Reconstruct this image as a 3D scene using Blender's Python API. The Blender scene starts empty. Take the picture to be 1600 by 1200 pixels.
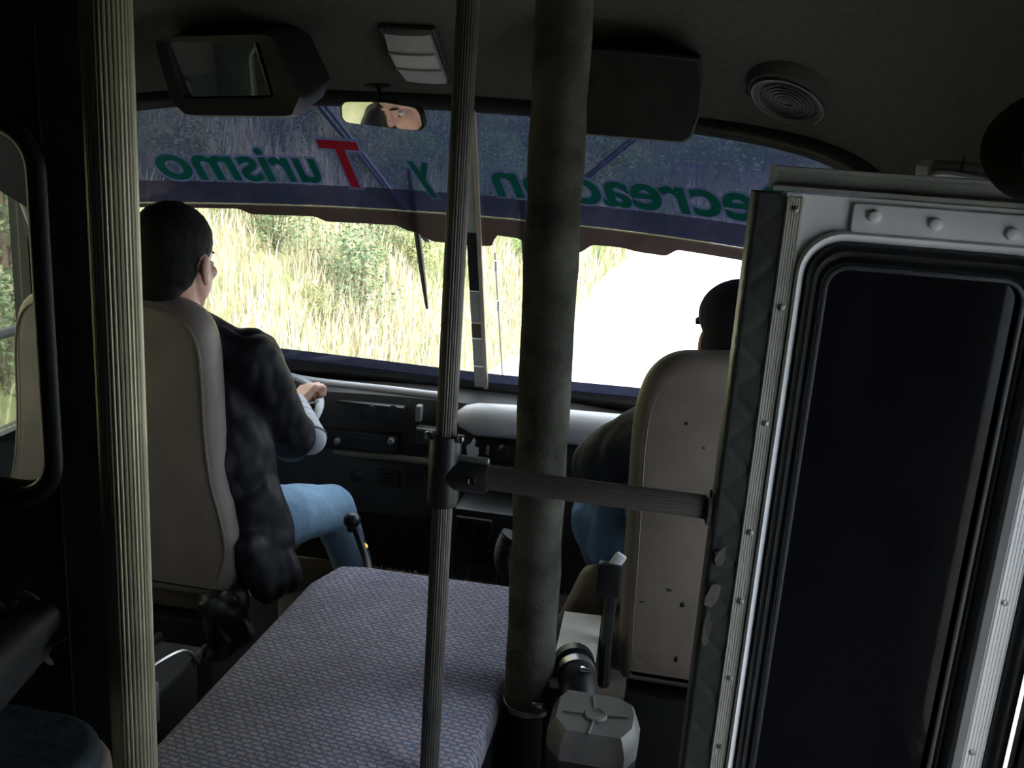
import bpy, bmesh, math, random
from mathutils import Vector, Matrix, noise
from mathutils.bvhtree import BVHTree

random.seed(7)
S = bpy.context.scene
COL = S.collection
PI = math.pi

# ------------------------------------------------------------------ camera
FPX = 1500.0
YAW, PITCH, ROLL = math.radians(9.5), math.radians(14.8), math.radians(3.9)
CAM = Vector((0, 0, 1.5))
FWD = Vector((-math.sin(YAW)*math.cos(PITCH), math.cos(YAW)*math.cos(PITCH), -math.sin(PITCH)))
_r0 = Vector((math.cos(YAW), math.sin(YAW), 0)); _u0 = _r0.cross(FWD)
RGT = _r0*math.cos(ROLL) + _u0*math.sin(ROLL)
UPV = -_r0*math.sin(ROLL) + _u0*math.cos(ROLL)
cd = bpy.data.cameras.new('camera'); cam = bpy.data.objects.new('camera', cd); COL.objects.link(cam)
cd.sensor_width = 36.0; cd.lens = FPX/1600*36; cd.clip_start = 0.02; cd.clip_end = 300
cam.matrix_world = Matrix(((RGT.x, UPV.x, -FWD.x, CAM.x), (RGT.y, UPV.y, -FWD.y, CAM.y), (RGT.z, UPV.z, -FWD.z, CAM.z), (0, 0, 0, 1)))
S.camera = cam

# ------------------------------------------------------------------ world, sun, exposure
w = bpy.data.worlds.new('overcast_sky'); S.world = w; w.use_nodes = True
bg = w.node_tree.nodes['Background']; bg.inputs[0].default_value = (0.84, 0.91, 1.0, 1); bg.inputs[1].default_value = 5.0
sl = bpy.data.lights.new('sun', 'SUN'); sl.energy = 6.5; sl.angle = math.radians(35); sl.color = (1.0, 0.94, 0.82)
so = bpy.data.objects.new('sun', sl); COL.objects.link(so); so.location = (4, -6, 12)
so.rotation_euler = Vector((-0.45, 0.55, -1.0)).to_track_quat('-Z', 'Y').to_euler()
S.view_settings.view_transform = 'Standard'; S.view_settings.look = 'None'
S.view_settings.exposure = 0.0; S.view_settings.gamma = 1.0; S.view_settings.use_curve_mapping = False
try:
    S.cycles.use_denoising = True
    S.cycles.max_bounces = 10; S.cycles.transparent_max_bounces = 16
    S.cycles.sample_clamp_indirect = 6.0
except Exception: pass

def ray(px, py): return RGT*((px-800)/FPX) - UPV*((py-600)/FPX) + FWD
def P(px, py, y):
    d = ray(px, py); return CAM + d*(y/d.y)

# ------------------------------------------------------------------ materials
MATS = {}
def mat(name, col, rough=0.6, metal=0.0, var=0.0, vscale=20.0, bump=0.0, bscale=120.0, spec=0.5, col2=None, coat=0.0):
    if name in MATS: return MATS[name]
    m = bpy.data.materials.new(name); m.use_nodes = True
    nt = m.node_tree; N = nt.nodes; L = nt.links
    b = N['Principled BSDF']
    b.inputs['Roughness'].default_value = rough; b.inputs['Metallic'].default_value = metal
    b.inputs['Specular IOR Level'].default_value = spec
    if coat: b.inputs['Coat Weight'].default_value = coat
    tc = N.new('ShaderNodeTexCoord')
    nz = N.new('ShaderNodeTexNoise'); nz.inputs['Scale'].default_value = vscale; nz.inputs['Detail'].default_value = 5
    L.new(tc.outputs['Object'], nz.inputs['Vector'])
    rp = N.new('ShaderNodeValToRGB')
    c2 = col2 if col2 else tuple(c*(1-var) for c in col)
    c1 = col if col2 else tuple(min(1, c*(1+var*0.6)) for c in col)
    rp.color_ramp.elements[0].position = 0.35; rp.color_ramp.elements[1].position = 0.65
    rp.color_ramp.elements[0].color = (*c2, 1); rp.color_ramp.elements[1].color = (*c1, 1)
    L.new(nz.outputs['Fac'], rp.inputs['Fac']); L.new(rp.outputs['Color'], b.inputs['Base Color'])
    if bump:
        n2 = N.new('ShaderNodeTexNoise'); n2.inputs['Scale'].default_value = bscale; n2.inputs['Detail'].default_value = 3
        L.new(tc.outputs['Object'], n2.inputs['Vector'])
        bp = N.new('ShaderNodeBump'); bp.inputs['Strength'].default_value = bump; bp.inputs['Distance'].default_value = 0.004
        L.new(n2.outputs['Fac'], bp.inputs['Height']); L.new(bp.outputs['Normal'], b.inputs['Normal'])
    MATS[name] = m; return m

def film_mat(name, tcol, dcol, dfac, gloss=0.06, rough=0.08, trans=True):
    """thin pane or film: tinted transparency, a little scattered light, a fresnel reflection"""
    m = bpy.data.materials.new(name); m.use_nodes = True
    nt = m.node_tree; N = nt.nodes; L = nt.links; N.clear()
    out = N.new('ShaderNodeOutputMaterial')
    t = N.new('ShaderNodeBsdfTransparent'); t.inputs[0].default_value = (*tcol, 1)
    cur = t.outputs[0]
    if dfac > 0:
        d = N.new('ShaderNodeBsdfTranslucent') if trans else N.new('ShaderNodeBsdfDiffuse')
        d.inputs[0].default_value = (*dcol, 1)
        tc = N.new('ShaderNodeTexCoord'); nz = N.new('ShaderNodeTexNoise'); nz.inputs['Scale'].default_value = 9
        L.new(tc.outputs['Object'], nz.inputs['Vector'])
        mr = N.new('ShaderNodeMapRange'); mr.inputs['To Min'].default_value = dfac*0.7; mr.inputs['To Max'].default_value = dfac*1.3
        L.new(nz.outputs['Fac'], mr.inputs['Value'])
        mx = N.new('ShaderNodeMixShader'); L.new(mr.outputs[0], mx.inputs[0]); L.new(cur, mx.inputs[1]); L.new(d.outputs[0], mx.inputs[2]); cur = mx.outputs[0]
    if gloss > 0:
        g = N.new('ShaderNodeBsdfGlossy'); g.inputs['Roughness'].default_value = rough
        fr = N.new('ShaderNodeLayerWeight'); fr.inputs['Blend'].default_value = 0.25
        mr = N.new('ShaderNodeMapRange'); mr.inputs['To Min'].default_value = gloss; mr.inputs['To Max'].default_value = 0.6
        L.new(fr.outputs['Fresnel'], mr.inputs['Value'])
        mx = N.new('ShaderNodeMixShader'); L.new(mr.outputs[0], mx.inputs[0]); L.new(cur, mx.inputs[1]); L.new(g.outputs[0], mx.inputs[2]); cur = mx.outputs[0]
    L.new(cur, out.inputs['Surface'])
    MATS[name] = m; return m

def carpet_mat():
    m = bpy.data.materials.new('woven_carpet'); m.use_nodes = True
    nt = m.node_tree; N = nt.nodes; L = nt.links; b = N['Principled BSDF']
    b.inputs['Roughness'].default_value = 0.95; b.inputs['Specular IOR Level'].default_value = 0.1
    tc = N.new('ShaderNodeTexCoord')
    mp = N.new('ShaderNodeMapping'); mp.inputs['Rotation'].default_value = (0, 0, 0.12)
    L.new(tc.outputs['Object'], mp.inputs['Vector'])
    nd = N.new('ShaderNodeTexNoise'); nd.inputs['Scale'].default_value = 90
    L.new(mp.outputs[0], nd.inputs['Vector'])
    av = N.new('ShaderNodeVectorMath'); av.operation = 'MULTIPLY_ADD'; av.inputs[1].default_value = (0.012, 0.012, 0.012)
    L.new(nd.outputs['Color'], av.inputs[0]); L.new(mp.outputs[0], av.inputs[2])
    br = N.new('ShaderNodeTexBrick'); br.inputs['Scale'].default_value = 30
    br.inputs['Color1'].default_value = (0.40, 0.355, 0.39, 1); br.inputs['Color2'].default_value = (0.36, 0.27, 0.28, 1)
    br.inputs['Mortar'].default_value = (0.15, 0.18, 0.27, 1); br.inputs['Mortar Size'].default_value = 0.10
    br.inputs['Mortar Smooth'].default_value = 0.6; br.inputs['Brick Width'].default_value = 0.62; br.inputs['Row Height'].default_value = 0.33
    L.new(av.outputs[0], br.inputs['Vector'])
    nz = N.new('ShaderNodeTexNoise'); nz.inputs['Scale'].default_value = 5; nz.inputs['Detail'].default_value = 4
    L.new(tc.outputs['Object'], nz.inputs['Vector'])
    mr = N.new('ShaderNodeMapRange'); mr.inputs['From Min'].default_value = 0.3; mr.inputs['From Max'].default_value = 0.7
    mr.inputs['To Min'].default_value = 0.72; mr.inputs['To Max'].default_value = 1.1
    L.new(nz.outputs['Fac'], mr.inputs['Value'])
    mx = N.new('ShaderNodeMix'); mx.data_type = 'RGBA'; mx.blend_type = 'MULTIPLY'; mx.inputs['Factor'].default_value = 1
    L.new(br.outputs['Color'], mx.inputs[6]); L.new(mr.outputs[0], mx.inputs[7]); L.new(mx.outputs[2], b.inputs['Base Color'])
    bp = N.new('ShaderNodeBump'); bp.inputs['Strength'].default_value = 0.5; bp.inputs['Distance'].default_value = 0.004
    L.new(br.outputs['Fac'], bp.inputs['Height']); bp.invert = True; L.new(bp.outputs['Normal'], b.inputs['Normal'])
    return m

def attr_mat(name, rough=0.7, transl=0.3):
    m = bpy.data.materials.new(name); m.use_nodes = True
    nt = m.node_tree; N = nt.nodes; L = nt.links; b = N['Principled BSDF']
    a = N.new('ShaderNodeAttribute'); a.attribute_name = 'tone'
    L.new(a.outputs['Color'], b.inputs['Base Color']); b.inputs['Roughness'].default_value = rough
    b.inputs['Specular IOR Level'].default_value = 0.2
    return m

M_ceil = mat('ceiling_fabric', (0.076, 0.077, 0.068), 0.95, var=0.12, vscale=60, bump=0.2, bscale=260, spec=0.1)
M_dkwall = mat('dark_green_vinyl', (0.050, 0.062, 0.056), 0.6, var=0.3, vscale=7, bump=0.25, bscale=220, spec=0.3)
M_wallcream = mat('wall_lining', (0.20, 0.20, 0.18), 0.8, var=0.2)
M_floor = mat('floor_rubber', (0.22, 0.19, 0.16), 0.85, var=0.4, vscale=9, bump=0.2)
M_rubber = mat('black_rubber', (0.012, 0.013, 0.015), 0.42, var=0.2, bump=0.05)
M_black = mat('black_plastic', (0.014, 0.014, 0.015), 0.5, var=0.3, vscale=30, bump=0.1)
M_dash = mat('dash_plastic', (0.030, 0.029, 0.028), 0.6, var=0.3, vscale=14, bump=0.2, bscale=300)
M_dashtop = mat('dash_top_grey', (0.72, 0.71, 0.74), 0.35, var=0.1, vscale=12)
M_trimgreen = mat('dash_trim_khaki', (0.19, 0.18, 0.14), 0.5, var=0.2)
M_vinyl = mat('beige_seat_vinyl', (0.195, 0.160, 0.142), 0.5, var=0.14, vscale=11, bump=0.12, bscale=180)
M_vinyl2 = mat('beige_seat_piping', (0.20, 0.17, 0.15), 0.5, var=0.14)
M_alu = mat('ribbed_aluminium', (0.60, 0.59, 0.54), 0.45, metal=0.3, var=0.15, vscale=10)
M_pole = mat('yellow_lit_pole_aluminium', (0.47, 0.45, 0.32), 0.42, metal=0.5, var=0.25, vscale=7)  # yellow light falling on the pole is put into the base colour
M_pole2 = mat('dull_grey_pole', (0.10, 0.094, 0.085), 0.45, metal=0.4, var=0.25, vscale=12)
M_chrome = mat('chrome', (0.75, 0.75, 0.78), 0.15, metal=1.0, var=0.05)
M_steel = mat('brushed_steel', (0.5, 0.5, 0.5), 0.35, metal=0.9, var=0.15)
M_white = mat('white_door_paint', (0.80, 0.81, 0.84), 0.32, var=0.06, vscale=5)
M_mirror = mat('mirror_silver', (0.80, 0.80, 0.78), 0.03, metal=1.0, var=0.02)
M_fuzz = mat('fuzzy_pipe_cover', (0.098, 0.098, 0.084), 1.0, var=0.45, vscale=14, bump=0.9, bscale=420, spec=0.05)
M_grey = mat('grey_plastic', (0.25, 0.25, 0.25), 0.55, var=0.2)
M_airbox = mat('airbox_plastic', (0.135, 0.128, 0.125), 0.5, var=0.22, vscale=14, bump=0.15)
M_lamp = mat('lamp_diffuser', (0.34, 0.33, 0.32), 0.3, var=0.15, vscale=10)
M_mat = mat('pale_floor_mat', (0.54, 0.52, 0.50), 0.7, var=0.1, vscale=9, bump=0.6, bscale=190)
M_leather = mat('black_leather', (0.010, 0.010, 0.014), 0.55, var=0.3, vscale=18, bump=0.25, bscale=45, spec=0.2)
M_navy = mat('navy_jacket', (0.010, 0.014, 0.036), 0.75, var=0.3, vscale=18, bump=0.5, bscale=40)
M_denim = mat('faded_denim', (0.27, 0.43, 0.60), 0.85, var=0.2, vscale=7, bump=0.5, bscale=60, col2=(0.18, 0.32, 0.49))
M_denim2 = mat('blue_denim', (0.075, 0.15, 0.31), 0.85, var=0.25, vscale=14, bump=0.6, bscale=36)
M_skin = mat('skin', (0.60, 0.33, 0.26), 0.5, var=0.12, vscale=25, bump=0.1)
M_hair = mat('black_hair', (0.005, 0.0045, 0.0045), 0.75, var=0.4, vscale=60, bump=0.5, bscale=200, spec=0.2)
M_cap = mat('navy_cap', (0.010, 0.012, 0.026), 0.85, var=0.3, bump=0.4, bscale=200)
M_eye = mat('eye_white', (0.7, 0.68, 0.65), 0.2, var=0.02)
M_sleeve = mat('grey_shirt_sleeve', (0.42, 0.44, 0.50), 0.8, var=0.15, vscale=30)
M_sleevedk = mat('grey_sleeve_stripe', (0.10, 0.11, 0.15), 0.8, var=0.15)
M_wheel = mat('wheel_rim_grey', (0.34, 0.37, 0.40), 0.4, var=0.12)
M_shoe = mat('black_shoe', (0.012, 0.012, 0.012), 0.4, var=0.2)
M_seatfab = mat('blue_green_seat_fabric', (0.030, 0.05, 0.06), 0.9, var=0.5, vscale=22, bump=0.4)
M_foam = mat('torn_foam', (0.17, 0.155, 0.12), 0.95, var=0.4, vscale=30, bump=0.8, bscale=60)
M_quilt = mat('quilted_dark_vinyl', (0.032, 0.038, 0.034), 0.5, var=0.2, vscale=10, bump=0.1)
M_carpet = carpet_mat()
M_postgrey = mat('post_grey_paint', (0.42, 0.45, 0.43), 0.5, var=0.1)
M_postbeige = mat('post_beige_strip', (0.50, 0.42, 0.35), 0.5, var=0.1)
M_brown = mat('brown_tape', (0.16, 0.10, 0.07), 0.6, var=0.2)
M_pale = mat('pale_plastic', (0.70, 0.68, 0.72), 0.5, var=0.1)
M_stain = mat('rust_stain', (0.10, 0.05, 0.02), 0.9, var=0.4)
M_glass = film_mat('clear_glass', (0.93, 0.96, 0.95), (1, 1, 1), 0.0, 0.03, 0.0)
M_doorglass = film_mat('door_glass', (0.93, 0.95, 0.96), (1, 1, 1), 0.0, 0.03, 0.0)
M_sideglass = film_mat('side_glass', (0.90, 0.93, 0.92), (1, 1, 1), 0.0, 0.03, 0.0)
M_rearglass = film_mat('dimmed_rear_glass', (0.11, 0.118, 0.125), (1, 1, 1), 0.0, 0.03, 0.0)  # unseen rear panes, tint deepened to hold back the light they let in
M_tint = film_mat('blue_sun_film', (0.048, 0.053, 0.086), (0.12, 0.16, 0.42), 0.055, 0.015, 0.02)
M_band = film_mat('navy_sun_band', (0.010, 0.010, 0.016), (0.015, 0.017, 0.042), 0.30, 0.03, 0.05)
M_scal = film_mat('brown_scalloped_film', (0.009, 0.007, 0.007), (0.022, 0.015, 0.014), 0.5, 0.02, 0.1)
M_lowband = film_mat('navy_lower_band', (0.009, 0.010, 0.017), (0.022, 0.026, 0.062), 0.30, 0.05, 0.03)
M_edge = mat('pale_film_edge', (0.62, 0.60, 0.42), 0.5, var=0.05)
M_lgreen = film_mat('green_letter_film', (0.01, 0.10, 0.08), (0.012, 0.19, 0.16), 0.8, 0.01, 0.1, trans=False)
M_lred = film_mat('red_letter_film', (0.5, 0.01, 0.02), (0.62, 0.03, 0.06), 0.8, 0.01, 0.1, trans=False)
M_lout = film_mat('pale_blue_letter_outline', (0.5, 0.55, 0.9), (0.40, 0.46, 0.85), 0.6, 0.01, 0.1, trans=False)
M_dkglass = film_mat('dark_tinted_glass', (0.002, 0.002, 0.003), (0.012, 0.012, 0.015), 0.5, 0.008, 0.04, trans=False)
M_grass = attr_mat('dry_grass_blades')
M_leaf = attr_mat('shrub_leaves')
M_twig = mat('shrub_twigs', (0.18, 0.14, 0.10), 0.9, var=0.3)
M_bank = mat('bank_soil_and_litter', (0.40, 0.36, 0.22), 1.0, vscale=5.0, bump=1.0, bscale=25, spec=0.0, col2=(0.20, 0.21, 0.10))
M_road = mat('pale_gravel_road', (0.72, 0.70, 0.66), 0.95, var=0.12, vscale=3, bump=0.3, bscale=40, spec=0.05)

# ------------------------------------------------------------------ object helpers
ORG = {}
def _lk(o):
    COL.objects.link(o); return o
def props(o, label=None, cat=None, group=None, kind=None):
    if label: o['label'] = label
    if cat: o['category'] = cat
    if group: o['group'] = group
    if kind: o['kind'] = kind
    return o
def root(name, loc, label=None, cat=None, group=None, kind=None):
    o = _lk(bpy.data.objects.new(name, None)); o.empty_display_size = 0.05
    o.location = loc; ORG[o.name] = Vector(loc)
    return props(o, label, cat, group, kind)
def J(*ss):
    V, F = [], []
    for v, f in ss:
        n = len(V); V += [tuple(a) for a in v]; F += [tuple(i+n for i in q) for q in f]
    return V, F
def mk(name, sh, m, parent=None, label=None, cat=None, group=None, kind=None, smooth=True, angle=40, fix=True):
    V, F = sh
    xs = [v[0] for v in V]; ys = [v[1] for v in V]; zs = [v[2] for v in V]
    org = Vector(((min(xs)+max(xs))/2, (min(ys)+max(ys))/2, min(zs)))
    me = bpy.data.meshes.new(name)
    me.from_pydata([(v[0]-org.x, v[1]-org.y, v[2]-org.z) for v in V], [], [f for f in F])
    if fix:
        bm = bmesh.new(); bm.from_mesh(me); bmesh.ops.recalc_face_normals(bm, faces=bm.faces); bm.to_mesh(me); bm.free()
    me.update()
    ms = m if isinstance(m, (list, tuple)) else [m]
    for x in ms: me.materials.append(x)
    if smooth:
        me.polygons.foreach_set('use_smooth', [True]*len(me.polygons))
        me.set_sharp_from_angle(angle=math.radians(angle))
    o = _lk(bpy.data.objects.new(name, me))
    if parent is not None:
        o.parent = parent; o.location = org - ORG[parent.name]
    else: o.location = org
    ORG[o.name] = org
    return props(o, label, cat, group, kind)

def box(x0, x1, y0, y1, z0, z1, bev=0.0, seg=2):
    V = [(x, y, z) for x in (x0, x1) for y in (y0, y1) for z in (z0, z1)]
    F = [(0, 1, 3, 2), (4, 6, 7, 5), (0, 4, 5, 1), (2, 3, 7, 6), (0, 2, 6, 4), (1, 5, 7, 3)]
    if bev <= 0: return V, F
    bm = bmesh.new(); vs = [bm.verts.new(v) for v in V]
    for f in F: bm.faces.new([vs[i] for i in f])
    bmesh.ops.bevel(bm, geom=bm.edges[:], offset=bev, segments=seg, affect='EDGES', profile=0.5)
    bm.verts.index_update()
    r = ([tuple(v.co) for v in bm.verts], [tuple(v.index for v in f.verts) for f in bm.faces]); bm.free(); return r
def cbox(c, sx, sy, sz, bev=0.0, seg=2): return box(c[0]-sx/2, c[0]+sx/2, c[1]-sy/2, c[1]+sy/2, c[2]-sz/2, c[2]+sz/2, bev, seg)
def xf(sh, M): return [tuple(M @ Vector(v)) for v in sh[0]], sh[1]
def about(c, R): c = Vector(c); return Matrix.Translation(c) @ R.to_4x4() @ Matrix.Translation(-c)
def loft(rings, closed=True, cap=True, loop=False):
    V, F = [], []; n = len(rings[0])
    for r in rings: V += [tuple(p) for p in r]
    m = len(rings)
    for i in range(m if loop else m-1):
        a = i*n; b = ((i+1) % m)*n
        for j in range(n if closed else n-1):
            k = (j+1) % n; F.append((a+j, a+k, b+k, b+j))
    if cap and closed and not loop:
        F.append(tuple(range(n-1, -1, -1))); F.append(tuple(range((m-1)*n, m*n)))
    return V, F
def tube(pts, r, n=12, cap=True, sect=None):
    pts = [Vector(p) for p in pts]; m = len(pts)
    rs = r if isinstance(r, (list, tuple)) else [r]*m
    t0 = (pts[1]-pts[0]).normalized()
    a = Vector((0, 0, 1)) if abs(t0.z) < 0.9 else Vector((1, 0, 0))
    nx = t0.cross(a).normalized(); rings = []
    for i in range(m):
        t = (pts[min(i+1, m-1)]-pts[max(i-1, 0)]).normalized()
        nx = (nx-t*nx.dot(t)).normalized(); ny = t.cross(nx)
        sc = sect if sect else [(math.cos(2*PI*k/n), math.sin(2*PI*k/n)) for k in range(n)]
        rings.append([pts[i]+nx*(rs[i]*c)+ny*(rs[i]*s) for c, s in sc])
    return loft(rings, True, cap)
def smooth_path(pts, k=8):
    pts = [Vector(p) for p in pts]; out = []
    for i in range(len(pts)-1):
        p0 = pts[max(i-1, 0)]; p1 = pts[i]; p2 = pts[i+1]; p3 = pts[min(i+2, len(pts)-1)]
        for j in range(k):
            t = j/k
            out.append(0.5*((2*p1)+(p2-p0)*t+(2*p0-5*p1+4*p2-p3)*t*t+(-p0+3*p1-3*p2+p3)*t**3))
    out.append(pts[-1]); return out
def ribs(n=28, d=0.055):
    s = []
    for k in range(n*3):
        a = 2*PI*k/(n*3); r = 1.0 if k % 3 else 1-d
        s.append((r*math.cos(a), r*math.sin(a)))
    return s
def lathe(prof, c=(0, 0, 0), axis=(0, 0, 1), n=24):
    ax = Vector(axis).normalized(); q = ax.to_track_quat('Z', 'Y').to_matrix()
    rings = [[Vector(c)+q @ Vector((r*math.cos(2*PI*k/n), r*math.sin(2*PI*k/n), h)) for k in range(n)] for r, h in prof]
    return loft(rings)
def rrect(x0, x1, z0, z1, r, k=6):
    o = []
    for cx, cz, a0 in ((x1-r, z1-r, 0), (x0+r, z1-r, 90), (x0+r, z0+r, 180), (x1-r, z0+r, 270)):
        for i in range(k+1):
            a = math.radians(a0+90*i/k); o.append((cx+r*math.cos(a), cz+r*math.sin(a)))
    return o
def slab(out, y0, y1, bev=0.0, dome=0.0):
    """outline in x,z extruded along y with softened rims"""
    cx = sum(p[0] for p in out)/len(out); cz = sum(p[1] for p in out)/len(out)
    def ins(d):
        r = []; n = len(out)
        for i in range(n):
            a = Vector(out[i-1]); b = Vector(out[i]); c = Vector(out[(i+1) % n])
            t = (c-a); t.normalize() if t.length > 1e-9 else None
            nn = Vector((-t.y, t.x)); r.append((b.x+nn.x*d, b.y+nn.y*d))
        return r
    if bev <= 0: return loft([[(x, y0, z) for x, z in out], [(x, y1, z) for x, z in out]])
    rings = []
    for i in range(5):
        a = i/4*PI/2; o = ins(bev*(1-math.sin(a))); y = y0+bev*(1-math.cos(a)); rings.append([(x, y, z) for x, z in o])
    for i in range(5):
        a = i/4*PI/2; o = ins(bev*(1-math.cos(a))); y = y1-bev*(1-math.sin(a)); rings.append([(x, y, z) for x, z in o])
    return loft(rings)
def ringplate(outer, inner, y0, y1):
    n = len(outer)
    return loft([[(x, y0, z) for x, z in outer], [(x, y0, z) for x, z in inner], [(x, y1, z) for x, z in inner], [(x, y1, z) for x, z in outer]], True, False, True)
def ell(c, r, nu=20, nv=14, R=None):
    rings = []; V = []; F = []
    V.append((0, 0, 1))
    for i in range(1, nv):
        a = PI*i/nv
        for j in range(nu): V.append((math.sin(a)*math.cos(2*PI*j/nu), math.sin(a)*math.sin(2*PI*j/nu), math.cos(a)))
    V.append((0, 0, -1)); L = len(V)-1
    for j in range(nu): F.append((0, 1+j, 1+(j+1) % nu)); F.append((L, L-nu+(j+1) % nu, L-nu+j))
    for i in range(nv-2):
        for j in range(nu):
            a = 1+i*nu; F.append((a+j, a+nu+j, a+nu+(j+1) % nu, a+(j+1) % nu))
    o = []
    for v in V:
        p = Vector((v[0]*r[0], v[1]*r[1], v[2]*r[2]))
        if R: p = R @ p
        o.append(tuple(Vector(c)+p))
    return o, F
def caps(a, b, ra, rb, n=16):
    a = Vector(a); b = Vector(b); t = (b-a); l = t.length; t.normalize()
    pts, rs = [], []
    for i in range(6):
        th = PI/2*i/5; pts.append(a-t*ra*math.cos(th)); rs.append(max(ra*math.sin(th), 0.0008))
    for i in range(6):
        th = PI/2*i/5; pts.append(b+t*rb*math.sin(th)); rs.append(max(rb*math.cos(th), 0.0008))
    q = t.to_track_quat('Z', 'Y').to_matrix()
    return loft([[p+q @ Vector((r*math.cos(2*PI*k/n), r*math.sin(2*PI*k/n), 0)) for k in range(n)] for p, r in zip(pts, rs)])
def remesh(sh, vox, it=6, fac=0.5):
    me = bpy.data.meshes.new('tmp'); me.from_pydata([tuple(v) for v in sh[0]], [], sh[1]); me.update()
    bm = bmesh.new(); bm.from_mesh(me); bmesh.ops.recalc_face_normals(bm, faces=bm.faces); bm.to_mesh(me); bm.free()
    o = _lk(bpy.data.objects.new('tmp', me))
    a = o.modifiers.new('r', 'REMESH'); a.mode = 'VOXEL'; a.voxel_size = vox
    if it: b = o.modifiers.new('s', 'SMOOTH'); b.factor = fac; b.iterations = it
    dg = bpy.context.evaluated_depsgraph_get(); ev = o.evaluated_get(dg); m2 = ev.to_mesh()
    r = ([tuple(v.co) for v in m2.vertices], [tuple(p.vertices) for p in m2.polygons]); ev.to_mesh_clear()
    bpy.data.objects.remove(o); bpy.data.meshes.remove(me)
    return r

def wrinkle(V, amp, sc, seed):
    o = []
    for v in V:
        p = Vector((v[0]*sc, v[1]*sc, v[2]*sc*.55))+Vector((seed, seed, seed))
        a = abs(noise.noise(p))*1.6-.4+.4*noise.noise(p*2.3); o.append(a*amp)
    return o
def wrinkled(sh, amp, sc, seed):
    me = bpy.data.meshes.new('t'); me.from_pydata(sh[0], [], sh[1]); me.update()
    ns = [v.normal.copy() for v in me.vertices]; w_ = wrinkle(sh[0], amp, sc, seed); bpy.data.meshes.remove(me)
    return [tuple(Vector(v)+n*k) for v, n, k in zip(sh[0], ns, w_)], sh[1]

# ------------------------------------------------------------------ windshield surface
XC, WW = -0.585, 1.03
def ztop(u): return 1.567-0.06*u*u
def zbot(u): return 0.686+0.12*u*u
ZM = 1.12
def se(u, n): return max(0.0, 1-min(1, abs(u))**n)**(1/n)
def zhi(u): return ZM+(ztop(u)-ZM)*se(u, 7)
def zlo(u): return ZM-(ZM-zbot(u))*se(u, 8)
def Wp(u, z, off=0.0):
    y = 2.95-0.33*(z-0.686)/0.881-0.42*abs(u)**2.4
    d = 0.42*2.4*abs(u)**1.4*(1 if u > 0 else -1)/WW
    n = Vector((d, 1, 0.37)).normalized()
    return Vector((XC+WW*u, y, z))+n*off
def patch(u0, u1, zb, zt, off, nu=60, nv=10, ease=True):
    rows = []
    for i in range(nu+1):
        u = u0+(u1-u0)*i/nu
        if ease: u = math.sin(u*PI/2)
        a, b = zb(u), zt(u)
        if b < a: b = a
        rows.append([Wp(u, a+(b-a)*j/nv, off) for j in range(nv+1)])
    return loft(rows, False, False)
US = [math.sin(PI/2*(-1+2*i/72)) for i in range(73)]

# ================================================================== SETTING
HW = 1.16
XL, XR = XC-HW, XC+HW
def body_row(y, H, zs=1.38):
    return [Vector((XC+HW*u, y, zs+(H-zs)*se(u, 3.0))) for u in US]
r0 = [Wp(u, zhi(u)) for u in US]
rows = []
tgt = body_row(1.95, 1.84)
for k in range(13):
    t = k/12; s = math.sin(t*PI/2)
    rows.append([Vector((a.x+(b.x-a.x)*(.5*s+.5*t), a.y+(b.y-a.y)*(t*0.7+0.3*t*t), a.z+(b.z-a.z)*(0.8*t+0.2*s))) for a, b in zip(r0, tgt)])
for y, H in ((1.5, 1.88), (0.9, 1.91), (0.0, 1.93), (-1.5, 1.93), (-3.6, 1.92)): rows.append(body_row(y, H))
ceil_sh = loft(rows, False, False)
outer = loft([[p+Vector((0, 0.03 if i == 0 else 0, 0.05)) for p in r] for i, r in enumerate(rows)], False, False)
ceiling = mk('ceiling', J(ceil_sh, outer), M_ceil, kind='structure', label='dark fabric headliner arching over the cab', fix=False)
bvh = BVHTree.FromPolygons([Vector(v) for v in ceil_sh[0]], ceil_sh[1])
def ceil_hit(px, py):
    loc, n, i, d = bvh.ray_cast(CAM, ray(px, py).normalized())
    if n.z > 0: n = -n
    return loc, n
# cowl below and beside the glass
lo = [Wp(u, zlo(u)) for u in US]
fr = [Vector((XC+HW*u, 2.38+0.57*se(u, 5), 1.38*(1-se(u, 10)))) for u in US]
mid = [a*0.5+b*0.5+Vector((0.0, 0.03, 0)) for a, b in zip(lo, fr)]
mk('wall_front', loft([lo, mid, fr], False, False), M_black, kind='structure', fix=False, label='dark front body panel under the windscreen')
mk('floor', box(XL, XR, -3.6, 3.0, -0.06, 0.0), M_floor, kind='structure', label='worn brown floor of the bus')
mk('wall_rear', box(XL, XR, -3.66, -3.6, 0, 1.92), M_wallcream, kind='structure')
def side_wall(name, x0, x1, wins, y0=-3.6, y1=2.38):
    sh = []; y = y0
    for (a, b, c, d) in wins:
        sh.append(box(x0, x1, y, a, 0, 1.42)); sh.append(box(x0, x1, a, b, 0, c)); sh.append(box(x0, x1, a, b, d, 1.42)); y = b
    sh.append(box(x0, x1, y, y1, 0, 1.42))
    return mk(name, J(*sh), M_dkwall, kind='structure', smooth=False)
WL = [(-3.4, -2.4, .72, 1.40), (-2.25, -1.25, .72, 1.40), (-1.1, -0.1, .72, 1.40), (0.02, 0.86, .72, 1.40), (1.15, 2.345, .60, 1.40)]
WR = [(-3.4, -2.4, .72, 1.40), (-2.25, -1.25, .72, 1.40), (-1.1, -0.15, .72, 1.40), (0.72, 1.25, .30, 1.40), (1.37, 2.20, .40, 1.38)]
side_wall('wall_left', XL-0.04, XL, WL); side_wall('wall_right', XR, XR+0.04, WR)
wn = 2
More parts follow.
